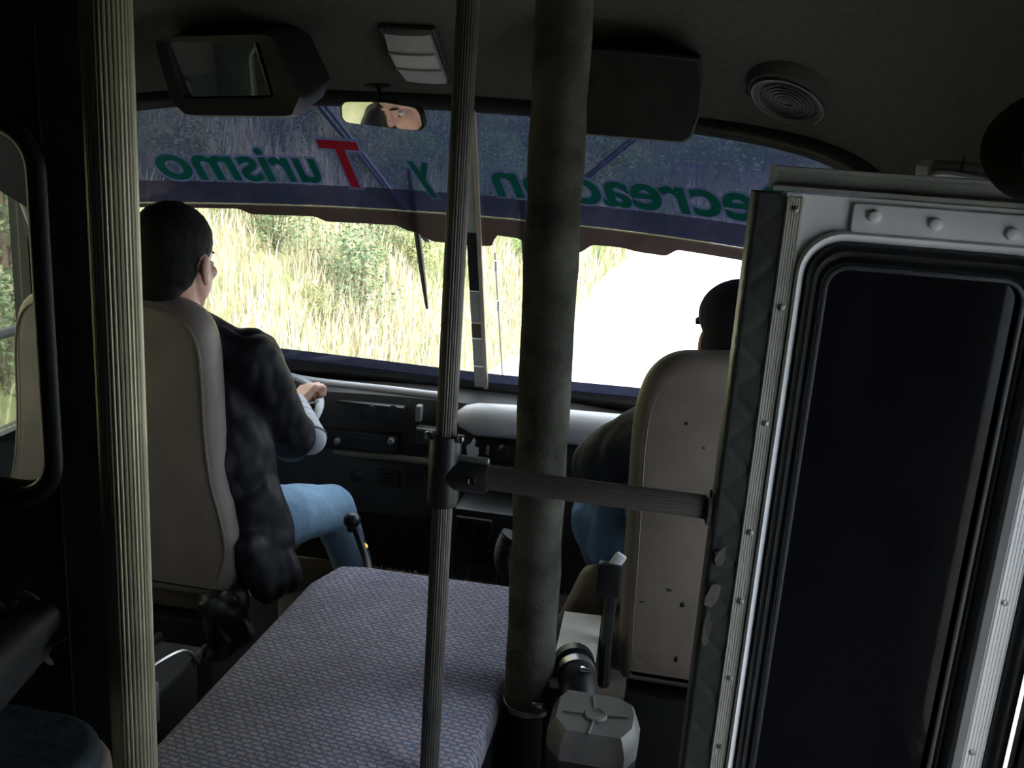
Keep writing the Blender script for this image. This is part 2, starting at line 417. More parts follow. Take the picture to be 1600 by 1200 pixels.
for X, WS, sg in ((XL-0.02, WL, 1), (XR+0.02, WR, -1)):
    for (a, b, c, d) in WS:
        wr = root('window_%d' % wn, (X, (a+b)/2, c), kind='structure'); wn += 1
        o = [(y, z) for y, z in rrect(a+0.001, b-0.001, c+0.001, d-0.001, 0.05)]; i = [(y, z) for y, z in rrect(a+.018, b-.018, c+.018, d-.018, 0.04)]
        fs = ringplate(o, i, -0.026, 0.026)
        mk('window_frame', ([(X+v[1], v[0], v[2]) for v in fs[0]], fs[1]), M_rubber, wr)
        mk('pane', box(X-0.002, X+0.002, a+0.02, b-0.02, c+0.02, d-0.02), M_sideglass if a > 1 else (M_doorglass if sg < 0 and a > 0 else M_rearglass), wr, smooth=False)
# grab bar and sill trim seen through the partition opening
mk('window_guard_bar', tube([(XL+0.03, 1.2, 0.90), (XL+0.03, 2.3, 0.90)], 0.013), M_grey, label='grey guard bar across the driver side window', cat='guard bar')
# inner pillar trim at the left
mk('trim_1', tube(smooth_path([P(0, 200, 2.24), P(30, 290, 2.28), P(70, 400, 2.34)], 6), 0.014, 10), M_grey, kind='structure', label='slanting grey pillar strip beside the driver window')
tp = [Vector((XL+0.012, 2.32, 1.42)), Vector((XL+0.012, 2.375, 1.0)), Vector((XL+0.012, 2.41, 0.56))]
mk('trim_2', loft([[p+Vector((-.012, -.03, 0)), p+Vector((.02, -.03, 0)), p+Vector((.07, .12, 0)), p+Vector((-.012, .12, 0))] for p in tp]), M_dkwall, kind='structure', label='dark front door pillar by the driver')

# ---- windshield
ws = root('window_1', (XC, 2.95, 0.68), kind='structure', label='curved two pane windscreen with a blue sun film across its top')
mk('glass_pane', patch(-1, 0.0, zlo, zhi, 0.0, 40, 24), M_glass, ws, fix=False)
mk('glass_pane', patch(0.0, 1, zlo, zhi, 0.0, 40, 24), M_glass, ws, fix=False)
loop = [Wp(u, zhi(u), -0.004) for u in US] + [Wp(u, zlo(u), -0.004) for u in reversed(US[1:-1])]
def ringtube(pts, r, n=10):
    m = len(pts); rings = []
    c = sum(pts, Vector())/m
    for i in range(m):
        t = (pts[(i+1) % m]-pts[i-1]).normalized(); o = (pts[i]-c); o = (o-t*o.dot(t)).normalized(); q = t.cross(o)
        rings.append([pts[i]+o*(r*math.cos(2*PI*k/n))+q*(r*0.7*math.sin(2*PI*k/n)) for k in range(n)])
    return loft(rings, True, False, True)
mk('rubber_seal', ringtube(loop, 0.028), M_rubber, ws)
LZ = lambda u: 1.252-0.018*u*u
mk('sun_film', patch(-1, 1, lambda u: max(zlo(u), LZ(u)+0.064-0.012*u*0), zhi, -0.003, 70, 14), M_tint, ws, fix=False, label='translucent blue film over the top of the windscreen')
mk('sun_band', patch(-1, 1, lambda u: LZ(u)+0.004, lambda u: LZ(u)+0.064, -0.003, 70, 3), M_band, ws, fix=False, label='dark navy band below the lettering')
mk('band_edge', patch(-0.97, 1, lambda u: LZ(u), lambda u: LZ(u)+0.004, -0.004, 70, 1), M_edge, ws, fix=False, label='thin pale yellow line under the navy band')
def drop(u):
    pts = [(-1, .010), (-.66, .012), (-.62, .028), (-.47, .029), (-.43, .043), (-.25, .043), (-.20, .058), (-.13, .085), (-.02, .088), (.03, .084), (.05, .05), (.10, .052), (.16, .075), (.28, .077), (.33, .048), (.40, .046), (.46, .052), (.52, .052), (.56, .03), (1, .03)]
    for (a, p), (b, q) in zip(pts, pts[1:]):
        if a <= u <= b:
            t = (u-a)/(b-a); t = t*t*(3-2*t); return p+(q-p)*t
    return .02
mk('scalloped_edge', patch(-1, 1, lambda u: LZ(u)-drop(u), LZ, -0.003, 240, 2, ease=False), M_scal, ws, fix=False, label='dark brown scalloped lower border of the sun band')
mk('lower_band', patch(-0.93, 0.93, zlo, lambda u: zbot(u)+0.058, -0.003, 60, 3), M_lowband, ws, fix=False, label='navy strip along the bottom of the windscreen')
# lettering, read from outside, so mirrored from in here
def letters(txt, x_left, width, z0, size, m_in, m_out, shear=0.32, tag='', slope=0.0):
    cu = bpy.data.curves.new('t', 'FONT'); cu.body = txt; cu.size = 1.0; cu.shear = shear; cu.resolution_u = 6
    ob = _lk(bpy.data.objects.new('t', cu))
    res = []
    for off, dy, mm, nm in ((0.062, -0.006, m_out, 'letter_outline'), (0.022, -0.0085, m_in, 'lettering')):
        cu.offset = off
        bpy.context.view_layer.update()
        dg = bpy.context.evaluated_depsgraph_get(); ev = ob.evaluated_get(dg); me = ev.to_mesh()
        bm = bmesh.new(); bm.from_mesh(me); ev.to_mesh_clear()
        bmesh.ops.triangulate(bm, faces=bm.faces)
        bmesh.ops.subdivide_edges(bm, edges=[e for e in bm.edges if e.calc_length() > 0.25], cuts=2)
        bmesh.ops.triangulate(bm, faces=bm.faces)
        bm.verts.index_update()
        V = [v.co.copy() for v in bm.verts]; F = [tuple(v.index for v in f.verts) for f in bm.faces]; bm.free()
        if not res:
            mn = min(v.x for v in V); mx = max(v.x for v in V); res = [mn, mx]
        k = width/(res[1]-res[0])
        out = []
        for v in V:
            x = x_left+width-(v.x-res[0])*k; z = z0+v.y*size+slope*(x-x_left)
            out.append(Wp((x-XC)/WW, z, dy))
        mk(nm, (out, F), mm, ws, fix=False, smooth=False, label=tag)
    bpy.data.objects.remove(ob); bpy.data.curves.remove(cu)
letters('urismo', -1.432, 0.405, 1.312, 0.135, M_lgreen, M_lout, tag='mirrored green lettering reading urismo', slope=0.03)
letters('T', -1.045, 0.135, 1.318, 0.175, M_lred, M_lout, tag='mirrored large red letter T')
letters('y', -0.80, 0.105, 1.335, 0.135, M_lgreen, M_lout, tag='mirrored green letter y')
letters('Recreacion', -0.555, 0.86, 1.322, 0.135, M_lgreen, M_lout, tag='mirrored green lettering reading Recreacion')
# centre post
def wstrip(u0, u1, za, zb2, off, th, k=8, shift=0.0):
    r = []
    for i in range(k+1):
        z = za+(zb2-za)*i/k; du = shift*(z-0.69)
        r.append([Wp(u0+du, z, off), Wp(u1+du, z, off), Wp(u1+du, z, off-th), Wp(u0+du, z, off-th)])
    return loft(r)
cpst = root('windscreen_post', Wp(0.0, 0.7, -0.01), 'slim two tone post dividing the windscreen panes', 'post')
mk('beige_strip', wstrip(0.006, 0.018, 0.70, 1.55, -0.012, 0.014, shift=-0.022), M_postbeige, cpst, label='beige edge strip')
for za, zb2, mm, nm in ((0.70, 0.775, M_postgrey, 'grey_segment'), (0.779, 0.872, M_postgrey, 'grey_segment'), (0.876, 0.925, M_brown, 'brown_tape'), (0.929, 1.03, M_postgrey, 'grey_segment'), (1.033, 1.21, M_black, 'black_sleeve'), (1.213, 1.55, M_postgrey, 'grey_segment')):
    mk(nm, wstrip(-0.024, 0.006, za, zb2, -0.012, 0.010, 3, shift=-0.022), mm, cpst)
# wipers outside, hung from the top
def wiper(pv, tip, b0, b1, label):
    r = root('windscreen_wiper', Wp(*pv, 0.03), label, 'wiper', 'wipers outside the windscreen')
    for d in (0.0, 0.022):
        a = Wp(pv[0]+d, pv[1], 0.035); b = Wp(tip[0]+d*0.4, tip[1], 0.03)
        mk('arm', tube([a, (a+b)/2+Vector((0, .01, 0)), b], 0.0055, 8), M_steel, r)
    mk('blade', tube([Wp(b0[0]+(b1[0]-b0[0])*t, b0[1]+(b1[1]-b0[1])*t, 0.016) for t in (0, .25, .5, .75, 1)], [.006, .009, .010, .009, .005], 8), M_black, r)
    mk('blade_bridge', tube([Wp(b0[0]+(b1[0]-b0[0])*t, b0[1]+(b1[1]-b0[1])*t, 0.028) for t in (.25, .5, .75)], 0.005, 8), M_black, r)
    mk('pivot', ell(Wp(pv[0], pv[1], 0.03), (.016, .016, .016), 12, 8), M_black, r)
wiper((-.46, 1.565), (-.165, 1.15), (-.20, 1.37), (-.172, 0.94), 'wiper hanging left of the grooved centre pole')
wiper((.47, 1.56), (.14, 1.24), (.115, 1.36), (.13, 1.06), 'wiper hanging right of the windscreen post')
# aerial
ar = root('radio_aerial', Wp(0.045, 0.70, 0.06), 'thin aerial with two coils outside beside the windscreen post', 'aerial')
mk('rod', tube([Wp(0.048, 0.69, 0.06), Wp(0.028, 1.12, 0.06)], 0.0025, 6), M_steel, ar)
for zz in (0.93, 1.06):
    mk('coil', J(*[lathe([(.004, -.004), (.008, 0), (.004, .004)], Wp(0.048-0.02*(zz-.69)/.43, zz+i*0.008, 0.06), n=10) for i in range(5)]), M_steel, ar)

# ================================================================== DASHBOARD
dash = root('dashboard', (-0.7, 2.75, 0.25), 'dark dashboard across the front under the windscreen', 'dashboard')
def xprof(prof, x0, x1, bow=0.10):
    rings = []
    for i in range(13):
        x = x0+(x1-x0)*i/12; u = (x-XC)/WW; b = -bow*abs(u)**2.2*3
        rings.append([(x, y+b, z) for y, z in prof])
    return loft(rings)
mk('dash_body', xprof([(2.90, .30), (2.74, .30), (2.74, .46), (2.77, .50), (2.76, .62), (2.79, .675), (2.86, .683), (2.93, .683)], -1.55, 0.40, 0.09), M_dash, dash)
mk('lit_edge_pad', tube(smooth_path([P(430, 585, 2.79), P(500, 597, 2.80), P(600, 608, 2.81), P(700, 620, 2.81)], 4), 0.0125, 10), M_dashtop, dash, label='pale top edge with the sky highlight put into its colour')  # pale colour stands in for the sky highlight along the dash edge
mk('padded_roll', tube([P(716, 645, 2.76), P(724, 650, 2.755), P(745, 655, 2.75), P(800, 659, 2.75), P(900, 668, 2.745), P(1000, 677, 2.73), P(1100, 690, 2.69)], [.012, .036, .05, .052, .052, .052, .05], 20), M_dashtop, dash, label='grey padded roll on the passenger side')
mk('lip_trim', tube([P(440, 697, 2.725), P(505, 705, 2.73), P(600, 713, 2.73), P(695, 724, 2.73), P(800, 735, 2.73)], 0.011, 8), M_trimgreen, dash, label='khaki trim strip')
def dbox(px, py, y, w_, h_, d_, name, m, parent=dash, bev=0.004, label=None):
    c = P(px, py, y); return mk(name, cbox((c.x, c.y, c.z), w_, d_, h_, bev), m, parent, label=label)
rad = dbox(570, 688, 2.735, .21, .055, .04, 'radio', M_black)
dbox(570, 684, 2.712, .13, .012, .006, 'cassette_slot', M_rubber, rad, 0.001)
for px in (528, 612): c = P(px, 688, 2.712); mk('knob', lathe([(.010, 0), (.010, .014), (.007, .017)], c, (0, -1, 0), 14), M_grey, rad)
clu = dbox(575, 640, 2.755, .24, .05, .04, 'gauge_hood', M_black)
for px in (545, 580, 615): c = P(px, 642, 2.733); mk('gauge_dial', lathe([(.018, 0), (.018, .004), (.015, .005)], c, (0, -1, 0), 18), M_dash, clu)
dbox(655, 645, 2.75, .018, .05, .03, 'switch_lever', M_grey)
ash = dbox(672, 680, 2.735, .085, .055, .03, 'ashtray', M_dash); dbox(668, 672, 2.715, .07, .008, .01, 'ashtray_lip', M_grey, ash, .002)
for px in (607, 647):
    v = dbox(px, 745, 2.735, .075, .058, .03, 'air_vent', M_dash)
    for k in range(4):
        c = P(px, 745, 2.716); mk('slat', cbox((c.x, c.y, c.z-.02+k*.0135), .064, .008, .003), M_black, v, smooth=False)
c = P(557, 741, 2.725); mk('heater_knob', lathe([(.022, 0), (.022, .01), (.016, .02), (.012, .021)], c, (0, -1, 0), 18), M_black, dash)
pan = dbox(765, 705, 2.735, .17, .05, .03, 'switch_panel', M_black)
c = P(738, 700, 2.71); mk('sticker', ([(c.x+a*.024, c.y, c.z+b*.033) for a, b in ((-.6, -.8), (.4, -1), (.9, -.5), (.8, .1), (.3, .2), (.4, .8), (.1, 1), (-.2, .5), (-.8, .1))], [tuple(range(9))]), M_pale, pan, smooth=False, label='small white sticker')
dbox(762, 703, 2.714, .008, .032, .006, 'switch', M_grey, pan, .001)
sw = dbox(785, 705, 2.714, .034, .038, .01, 'switch', M_black, pan, .003)
c = P(783, 699, 2.7065)
for dx, dz, l in ((0, .006, .015), (0, 0, .011), (-.001, -.006, .006)):
    mk('mark', box(c.x-.006+dx, c.x-.006+dx+l, c.y-.001, c.y, c.z+dz-.0012, c.z+dz+.0012), M_pale, sw, smooth=False)
# lower console and hose
con = root('lower_console', P(755, 905, 2.55), 'black vented heater console below the middle of the dashboard', 'console')
a = P(708, 795, 2.52); b = P(800, 905, 2.52)
mk('housing', box(a.x, b.x+.0, 2.53, 2.72, 0.02, a.z, .01), M_black, con)
g0 = P(712, 806, 2.52); g1 = P(768, 832, 2.52)
mk('grille_frame', ringplate(rrect(g0.x, g1.x, g1.z-.02, g0.z, .006), rrect(g0.x+.008, g1.x-.008, g1.z-.012, g0.z-.008, .004), 2.515, 2.535), M_dash, con)
for k in range(1, 4):
    x = g0.x+(g1.x-g0.x)*k/4; mk('grille_bar', box(x-.003, x+.003, 2.518, 2.533, g1.z-.014, g0.z-.006), M_dash, con, smooth=False)
for px, pw in ((735, .006), (775, .012)):
    c = P(px, 870, 2.52); mk('rib', box(c.x-pw/2, c.x+pw/2, 2.515, 2.535, 0.05, c.z+.07), M_dash, con, smooth=False)
for py in (857, 885):
    c = P(755, py, 2.52); mk('rib', box(c.x-.06, c.x+.05, 2.516, 2.535, c.z-.003, c.z+.003), M_dash, con, smooth=False)
hp = smooth_path([P(800, 835, 2.45), P(792, 850, 2.45), P(788, 875, 2.46), P(800, 900, 2.5)], 10)
mk('corrugated_hose', tube(hp, [(.030 if i % 2 else .024) for i in range(len(hp))], 14), M_dash, label='dark corrugated heater hose beside the console', cat='hose')

# ================================================================== ENGINE COVER
ec = root('engine_cover', (-0.5, 1.6, 0), 'low engine cover carpeted in mottled blue and mauve weave', 'engine cover')
def ecr(z, d, fr=0.04):
    o = [(-0.775-d, 1.0), (-0.785-d, 1.30), (-0.765-d, 1.95), (-0.735-d*.7, 2.045+d*.5), (-0.68, 2.062+d), (-0.45, 2.066+d), (-0.27, 2.072+d), (-0.225+d*.4, 2.05+d*.4), (-0.215+d*.5, 1.98), (-0.262+d*.5, 1.78), (-0.262+d*.5, 1.0)]
    return [(x, y, z) for x, y in o]
mk('carpet_top', loft([ecr(.40, .02), ecr(.425, .016), ecr(.442, .006), ecr(.45, -.008)]), M_carpet, ec, angle=60)
mk('metal_skirt', loft([ecr(.0, .02), ecr(.40, .008)]), M_black, ec)
# carpet fraying along the front edge
rnd = random.Random(3); fv, ff = [], []
for i in range(160):
    x = -0.67+0.43*i/160+rnd.uniform(-.002, .002); y = 2.066+rnd.uniform(-.004, .008); h = rnd.uniform(.001, .008)
    n = len(fv); fv += [(x-.0015, y, .44), (x+.0015, y, .44), (x+rnd.uniform(-.006, .006), y+rnd.uniform(-.004, .008), .447+h)]; ff.append((n, n+1, n+2))
mk('frayed_threads', (fv, ff), M_foam, ec, kind='stuff', smooth=False, fix=False)
# gear lever
gl = root('gear_lever', (-0.72, 2.16, 0.40), 'gear lever with round black knob beside the driver knee', 'gear lever')
k0 = P(550, 813, 2.28)
mk('lever_rod', tube(smooth_path([k0, P(562, 845, 2.27), P(574, 880, 2.22), P(578, 905, 2.16)], 5), .010, 10), M_black, gl)
mk('knob', J(ell(k0, (.023, .023, .021)), lathe([(.012, -.03), (.015, -.012)], k0)), M_rubber, gl)
c = P(571, 853, 2.255); mk('lever_collar', lathe([(.012, -.006), (.0125, 0), (.012, .006)], P(567, 855, 2.262), (0.3, -.2, 1)), mat('brass', (.5, .3, .05), .3, .9), gl)

# ================================================================== SEATS
def seat_back(name, r, out, y0, y1, lean, zc, label=None):
    s = slab(out, y0, y1, .035)
    M = about(((out[0][0]), y0, zc), Matrix.Rotation(lean, 3, 'X'))
    return mk(name, xf(s, M), M_vinyl, r, label=label), M
# driver seat
ds = root('driver_seat', (-1.26, 2.1, 0), 'beige vinyl driver seat with a tall rounded back', 'seat')
pts = [P(x, y, 1.95) for x, y in ((60, 470), (110, 455), (190, 458), (250, 468), (295, 490), (318, 530), (326, 600), (330, 680), (340, 760), (358, 830), (365, 880), (352, 930), (335, 945))]
out = [(p.x, p.z) for p in pts]
cx = -1.275
right = [(x, z) for x, z in out if x > cx]
right = [(p.x, p.y) for p in smooth_path([(a, b, 0) for a, b in right], 3)]
outl = right[::-1]+[(2*cx-x, z) for x, z in right]
sb = slab(outl, 1.95, 2.055, .04)
mk('backrest', sb, M_vinyl, ds)
def piping(outl, y, r, k=0.93):
    c = (sum(p[0] for p in outl)/len(outl), sum(p[1] for p in outl)/len(outl))
    return [Vector((c[0]+(x-c[0])*k, y, c[1]+(z-c[1])*k)) for x, z in outl]
mk('piping', tube(piping(outl, 1.952, .004), .003, 6), M_vinyl, ds)
mk('seat_cushion', box(-1.50, -.99, 2.0, 2.5, .27, .38, .05, 3), M_vinyl, ds)
mk('seat_base', box(-1.44, -1.05, 2.0, 2.42, .0, .27, .02), M_black, ds)
mk('torn_cover_flap', wrinkled(remesh(J(caps(P(330, 945, 1.93), P(345, 1000, 1.93), .035, .03), caps(P(360, 940, 1.97), P(380, 985, 1.97), .04, .03), caps(P(365, 1000, 1.95), P(330, 1020, 1.93), .03, .03)), .008, 3), .016, 24, 2), M_black, ds, label='crumpled black cover at the seat foot')
# passenger seat
ps = root('passenger_seat', (0.2, 2.0, 0), 'stained beige vinyl front passenger seat behind the fuzzy pipe', 'seat')
pts = [P(x, y, 1.9) for x, y in ((966, 1060), (965, 1000), (972, 900), (978, 800), (984, 700), (990, 650), (999, 615), (1013, 588), (1035, 568), (1062, 558), (1100, 557), (1150, 558))]
left = [(p.x, p.z) for p in pts]; cx2 = 0.20
left = [q for q in left if q[0] < cx2]
left = [(left[0][0]+.03, left[0][1]-.012)] + left
left = [(p.x, p.y) for p in smooth_path([(a, b, 0) for a, b in left], 3)]
outl2 = ([(2*cx2-x, z) for x, z in left]) + left[::-1]
mk('backrest', slab(outl2, 1.9, 2.0, .035), M_vinyl, ps)
mk('piping', tube(piping(outl2, 1.9025, .004, .88), .0028, 6), M_vinyl, ps)
mk('seat_cushion', box(-.09, .44, 1.98, 2.42, .30, .42, .05, 3), M_vinyl, ps)
mk('seat_base', box(-.02, .40, 1.93, 2.4, .0, .30, .02), M_black, ps)
for px, py, w_, h_ in ((1046, 922, .012, .006), (1067, 945, .010, .013), (1057, 1030, .007, .016), (1003, 940, .012, .004), (1100, 700, .006, .006), (1073, 662, .007, .007)):
    c = P(px, py, 1.8985); mk('tear_mark', ell(c, (w_/2, .0012, h_/2), 8, 6), M_black, ps)
# beige bolster at the passenger's feet and seat belt
mk('seat_side_bolster', remesh(J(caps(P(893, 985, 2.12), P(925, 900, 2.12), .045, .03), caps(P(925, 990, 2.12), P(935, 900, 2.12), .05, .03)), .01), M_vinyl, ps)
sbk = root('seat_belt_buckle', P(950, 1065, 1.83), 'black seat belt buckle on a stalk beside the passenger seat', 'seat belt buckle')
mk('stalk', tube(smooth_path([P(943, 1070, 1.85), P(947, 1000, 1.84), P(955, 930, 1.83)], 5), .013, 8), M_rubber, sbk)
c = P(952, 905, 1.83); mk('buckle', cbox((c.x, c.y, c.z), .052, .03, .075, .008), M_rubber, sbk)
c = P(962, 880, 1.83); mk('tongue', xf(cbox((c.x, c.y, c.z), .024, .012, .05, .005), about(c, Matrix.Rotation(.5, 3, 'Y'))), M_pale, sbk, label='pale buckle tongue in place of a bright glint')  # pale piece painted in for an overexposed bright spot
# pale mat on the step right of the cover
mt = [PZ for PZ in (P(882, 955, 1.98), P(940, 962, 1.98), P(925, 1075, 1.62), P(858, 1065, 1.62))]
zt_ = [p.z for p in mt]
mk('footwell_mat', loft([[(p.x, p.y, p.z-.012) for p in mt], [tuple(p) for p in mt]]), M_mat, label='pale embossed mat on the step beside the fuzzy pipe', cat='mat', smooth=False)
lowb = loft([[(p.x, p.y, 0.0) for p in mt], [(p.x, p.y, p.z-.013) for p in mt]])
mk('step_box', lowb, M_black, label='dark step box under the pale mat', cat='step', smooth=False)
# rear seat at lower left with torn armrest
rs = root('row_seat', (-.80, .70, 0), 'row seat with blue and green fabric cushion at lower left', 'seat')
cq = P(65, 1100, .80); zq = cq.z
oc = [(x, y) for x, y in rrect(-1.05, P(125, 1150, .72).x, 0.42, .80, .07)]
def horiz(o, z0, z1, bev=.02):
    s = slab(o, z0, z1, bev); return [(v[0], v[2], v[1]) for v in s[0]], s[1]
mk('seat_cushion', horiz(oc, zq-.03, zq, .014), M_seatfab, rs)
mk('cushion_side', horiz([(x*1.0, y) for x, y in rrect(-1.05, P(128, 1150, .72).x+.006, .414, .806, .07)], zq-.15, zq-.022, .012), M_vinyl, rs, label='beige vinyl side')
mk('seat_leg', box(-.9, -.7, .5, .75, 0, zq-.15, .01), M_black, rs)
am = root('torn_armrest', P(20, 1040, .80), 'torn black armrest with ragged foam at the left edge', 'armrest')
a0 = P(-60, 1075, .70); a1 = P(62, 968, .84)
mk('cover', remesh(J(caps(a0, a1, .030, .022), caps(a0+Vector((0, 0, -.02)), a1+Vector((0, 0, -.035)), .03, .012)), .006, 4), M_black, am)
rf = []
rnd = random.Random(11)
for i in range(26):
    q = a1+Vector((rnd.uniform(-.03, .02), rnd.uniform(-.02, .01), rnd.uniform(-.045, .02))); s_ = rnd.uniform(.002, .005)
    rf.append(ell(q, (s_*3.0, s_, s_*.7), 8, 6, Matrix.Rotation(rnd.uniform(-1, 1), 3, 'Y')))
mk('ragged_foam', J(*rf), M_foam, am, label='ragged pale foam')
# box behind the driver seat
bx = root('tool_box', (-1.03, 1.62, 0), 'grey lidded box strapped down behind the driver seat', 'box')
mk('box_body', box(-1.16, -.945, 1.52, 1.74, 0.0, .33, .012), M_dash, bx)
mk('box_lid', box(-1.17, -.938, 1.51, 1.75, .331, .36, .008), M_dash, bx)
mk('strap', tube([(-1.05, 1.505, .05), (-1.05, 1.503, .365), (-1.05, 1.757, .365), (-1.05, 1.757, .05)], .009, 6), M_black, bx)
mk('wire_bail', tube(smooth_path([(-.99, 1.50, .35), (-.96, 1.54, .41), (-.94, 1.66, .40), (-.935, 1.72, .34)], 5), .004, 6), M_steel, bx)
mk('hinge', box(-.955, -.933, 1.52, 1.56, .30, .39, .004), M_grey, bx)

# ================================================================== PARTITION, POLES, PIPE
pt = root('driver_partition', (-1.17, .95, 0), 'dark partition behind the driver with a rounded opening', 'partition')
yp = .93
e = P(80, 600, yp); xr_ = P(178, 600, yp).x
zt = P(40, 190, yp).z; zb_ = P(40, 775, yp).z
xo = e.x
n_in = rrect(-1.62, xo, zb_, zt, .05, 8)
def proj_outer(inn, x0, x1, z0, z1):
    cx = (inn[0][0]+inn[len(inn)//2][0])/2; cz = (z0+z1)/2
    k = len(inn)//4; o = []
    cors = ((x1, z1), (x0, z1), (x0, z0), (x1, z0))
    for i in range(len(inn)): o.append(cors[i//k])
    return o
n_out = proj_outer(n_in, XL+.003, xr_, 0.0, 1.60)
mk('partition_panel', ringplate(n_out, n_in, yp, yp+.03), M_dkwall, pt, smooth=False)
mk('upper_panel', box(XL+.003, xr_, yp, yp+.03, 1.60, 1.78), M_dkwall, pt, smooth=False)
lp = [Vector((x, yp-.004, z)) for x, z in n_in]
mk('opening_gasket', ringtube(lp, .012), M_rubber, pt)
lp2 = [Vector((x, yp+.018, z)) for x, z in rrect(-1.615, xo-.006, zb_+.006, zt-.006, .05, 8)]
mk('inner_bead', ringtube(lp2, .006), mat('grey_green_bead', (.16, .2, .16), .4), pt)
mk('panel_seam', box(xr_-.075, xr_-.071, yp-.003, yp+.001, .05, 1.58), M_rubber, pt, smooth=False)
def pole(name, x, y, r, z0, z1, m, label, nr=28):
    R = root(name, (x, y, z0), label, 'pole')
    mk('tube', tube([(x, y, z0), (x, y, z0+(z1-z0)*.5), (x, y, z1)], r, sect=ribs(nr)), m, R, angle=25)
    if z0 < .1: mk('floor_flange', lathe([(r*1.9, 0), (r*1.9, .006), (r*1.25, .012), (r*1.25, .03)], (x, y, z0)), M_steel, R)
    return R
cy_ = bvh.ray_cast(Vector((-.541, .85, 1.2)), Vector((0, 0, 1)))[0].z
pole('grab_pole', -.541, .85, .0235, 0.0, cy_, M_pole, 'thick yellowish grooved pole at the end of the partition', 34)
PX_, PY_ = -.3205, 1.345
cz_ = bvh.ray_cast(Vector((PX_, PY_, 1.2)), Vector((0, 0, 1)))[0].z
cp = pole('grab_pole', PX_, PY_, .0158, .45, cz_, M_pole2, 'slim grey grooved pole rising from the engine cover', 24)
# tee clamp and rail
jz = P(705, 740, PY_).z
tee = root('tee_clamp', (PX_, PY_, jz-.05), 'black tee clamp joining the slim pole and the rail', 'clamp')
mk('sleeve', lathe([(.0225, -.056), (.0245, -.048), (.0245, .048), (.0225, .056)], (PX_, PY_, jz+.005), n=20), M_rubber, tee)
mk('socket', lathe([(.023, 0), (.025, .01), (.025, .056), (.023, .062)], (PX_+.006, PY_, jz), (1, 0.06, 0.0), 20), M_rubber, tee)
for sx in (-1, 1): mk('bolt_lug', cbox((PX_+sx*.025, PY_-.01, jz+.060), .011, .015, .011, .003), M_chrome, tee)
mk('clamp_flange', cbox((PX_+.046, PY_, jz+.027), .046, .012, .009, .003), M_steel, tee)
mk('bolt', lathe([(.007, 0), (.007, .005), (.004, .006)], (PX_+.048, PY_-.022, jz), (0, -1, 0), 6), M_chrome, tee)
rl = root('grab_rail', (-.1, PY_, jz), 'horizontal grey grooved rail crossing in front of the fuzzy pipe', 'rail')
re_ = P(1118, 794, 1.372); re_.x = .082
mk('tube', tube([(PX_+.05, PY_+.002, jz), (-.1, PY_+.012, (jz+re_.z)/2), tuple(re_)], .0178, sect=ribs(24)), M_pole2, rl, angle=25)
mk('end_flange', lathe([(.027, 0), (.027, .004), (.019, .008)], tuple(re_), (-1, 0, 0)), M_pole2, rl)
# fuzzy pipe
fpz = bvh.ray_cast(Vector((-.23, 1.65, 1.2)), Vector((0, 0, 1)))[0].z
fp = root('air_intake_pipe', P(828, 1150, 1.65), 'thick air pipe wrapped in fuzzy dark grey-green fabric', 'pipe')
p_t = P(882, 0, 1.65); p_b = P(826, 1092, 1.65)
path = [p_b.lerp(p_t, i/24) for i in range(25)]; path.append(Vector((p_t.x+(p_t.x-p_b.x)*.1, 1.65, fpz)))
rr_ = [.0475+.0012*math.sin(i*1.7)+.0008*math.sin(i*4.1) for i in range(len(path))]
mk('fabric_sleeve', tube(path, rr_, 32), M_fuzz, fp)
# short fibres standing off the wrapping
rnd = random.Random(5); fv, ff = [], []
for i in range(5200):
    t = rnd.random(); q = p_b.lerp(p_t, t); a = rnd.uniform(0, 2*PI); r_ = .0472
    b0 = q+Vector((math.cos(a)*r_, math.sin(a)*r_, rnd.uniform(-.02, .02))); l = rnd.uniform(.002, .005)
    tip = b0+Vector((math.cos(a)*l, math.sin(a)*l, rnd.uniform(-.004, .004)))
    tt = Vector((-math.sin(a), math.cos(a), 0))*.0007
    n = len(fv); fv += [b0-tt, b0+tt, tip]; ff.append((n, n+1, n+2))
mk('fuzz', (fv, ff), M_fuzz, fp, kind='stuff', smooth=False, fix=False)
mk('hose_clamp', lathe([(.0485, -.006), (.0500, -.005), (.0500, .005), (.0485, .006)], P(826, 1096, 1.65), n=32), M_steel, fp)
c = P(840, 1100, 1.60); mk('clamp_screw', xf(cbox((c.x, c.y, c.z), .022, .01, .011, .002), about(c, Matrix.Rotation(.1, 3, 'Y'))), M_chrome, fp)
el = [P(826, 1090, 1.65), P(824, 1130, 1.65), P(822, 1180, 1.65), P(826, 1225, 1.645), P(850, 1270, 1.63)]
mk('rubber_elbow', tube(smooth_path(el, 5), [.046]*21, 24), M_rubber, fp)
# air filter box
ab = root('air_filter_box', P(930, 1260, 1.5), 'dusty black air filter box with a faceted lid and hose neck', 'air filter')
lidp = [P(x, y, 1.50) for x, y in ((860, 1118), (872, 1097), (965, 1095), (990, 1110), (1000, 1130), (1002, 1150))]
c0 = P(928, 1125, 1.50)
Zl = c0.z+.012
def lidring(s, z, sh=0):
    o = [(-.078, .045), (-.062, .075), (.045, .075), (.074, .055), (.082, .02), (.08, -.03), (.06, -.07), (-.05, -.07), (-.078, -.03)]
    return [(c0.x+x*s, c0.y+y*s+sh, z) for x, y in o]
mk('lid', loft([lidring(1.0, Zl-.055), lidring(1.0, Zl-.028), lidring(.90, Zl-.006), lidring(.84, Zl), ]), M_airbox, ab, angle=25)
mk('lid_boss', lathe([(.021, -.004), (.021, .002), (.018, .0045), (.015, .003)], (c0.x+.002, c0.y-.005, Zl), n=24), M_airbox, ab)
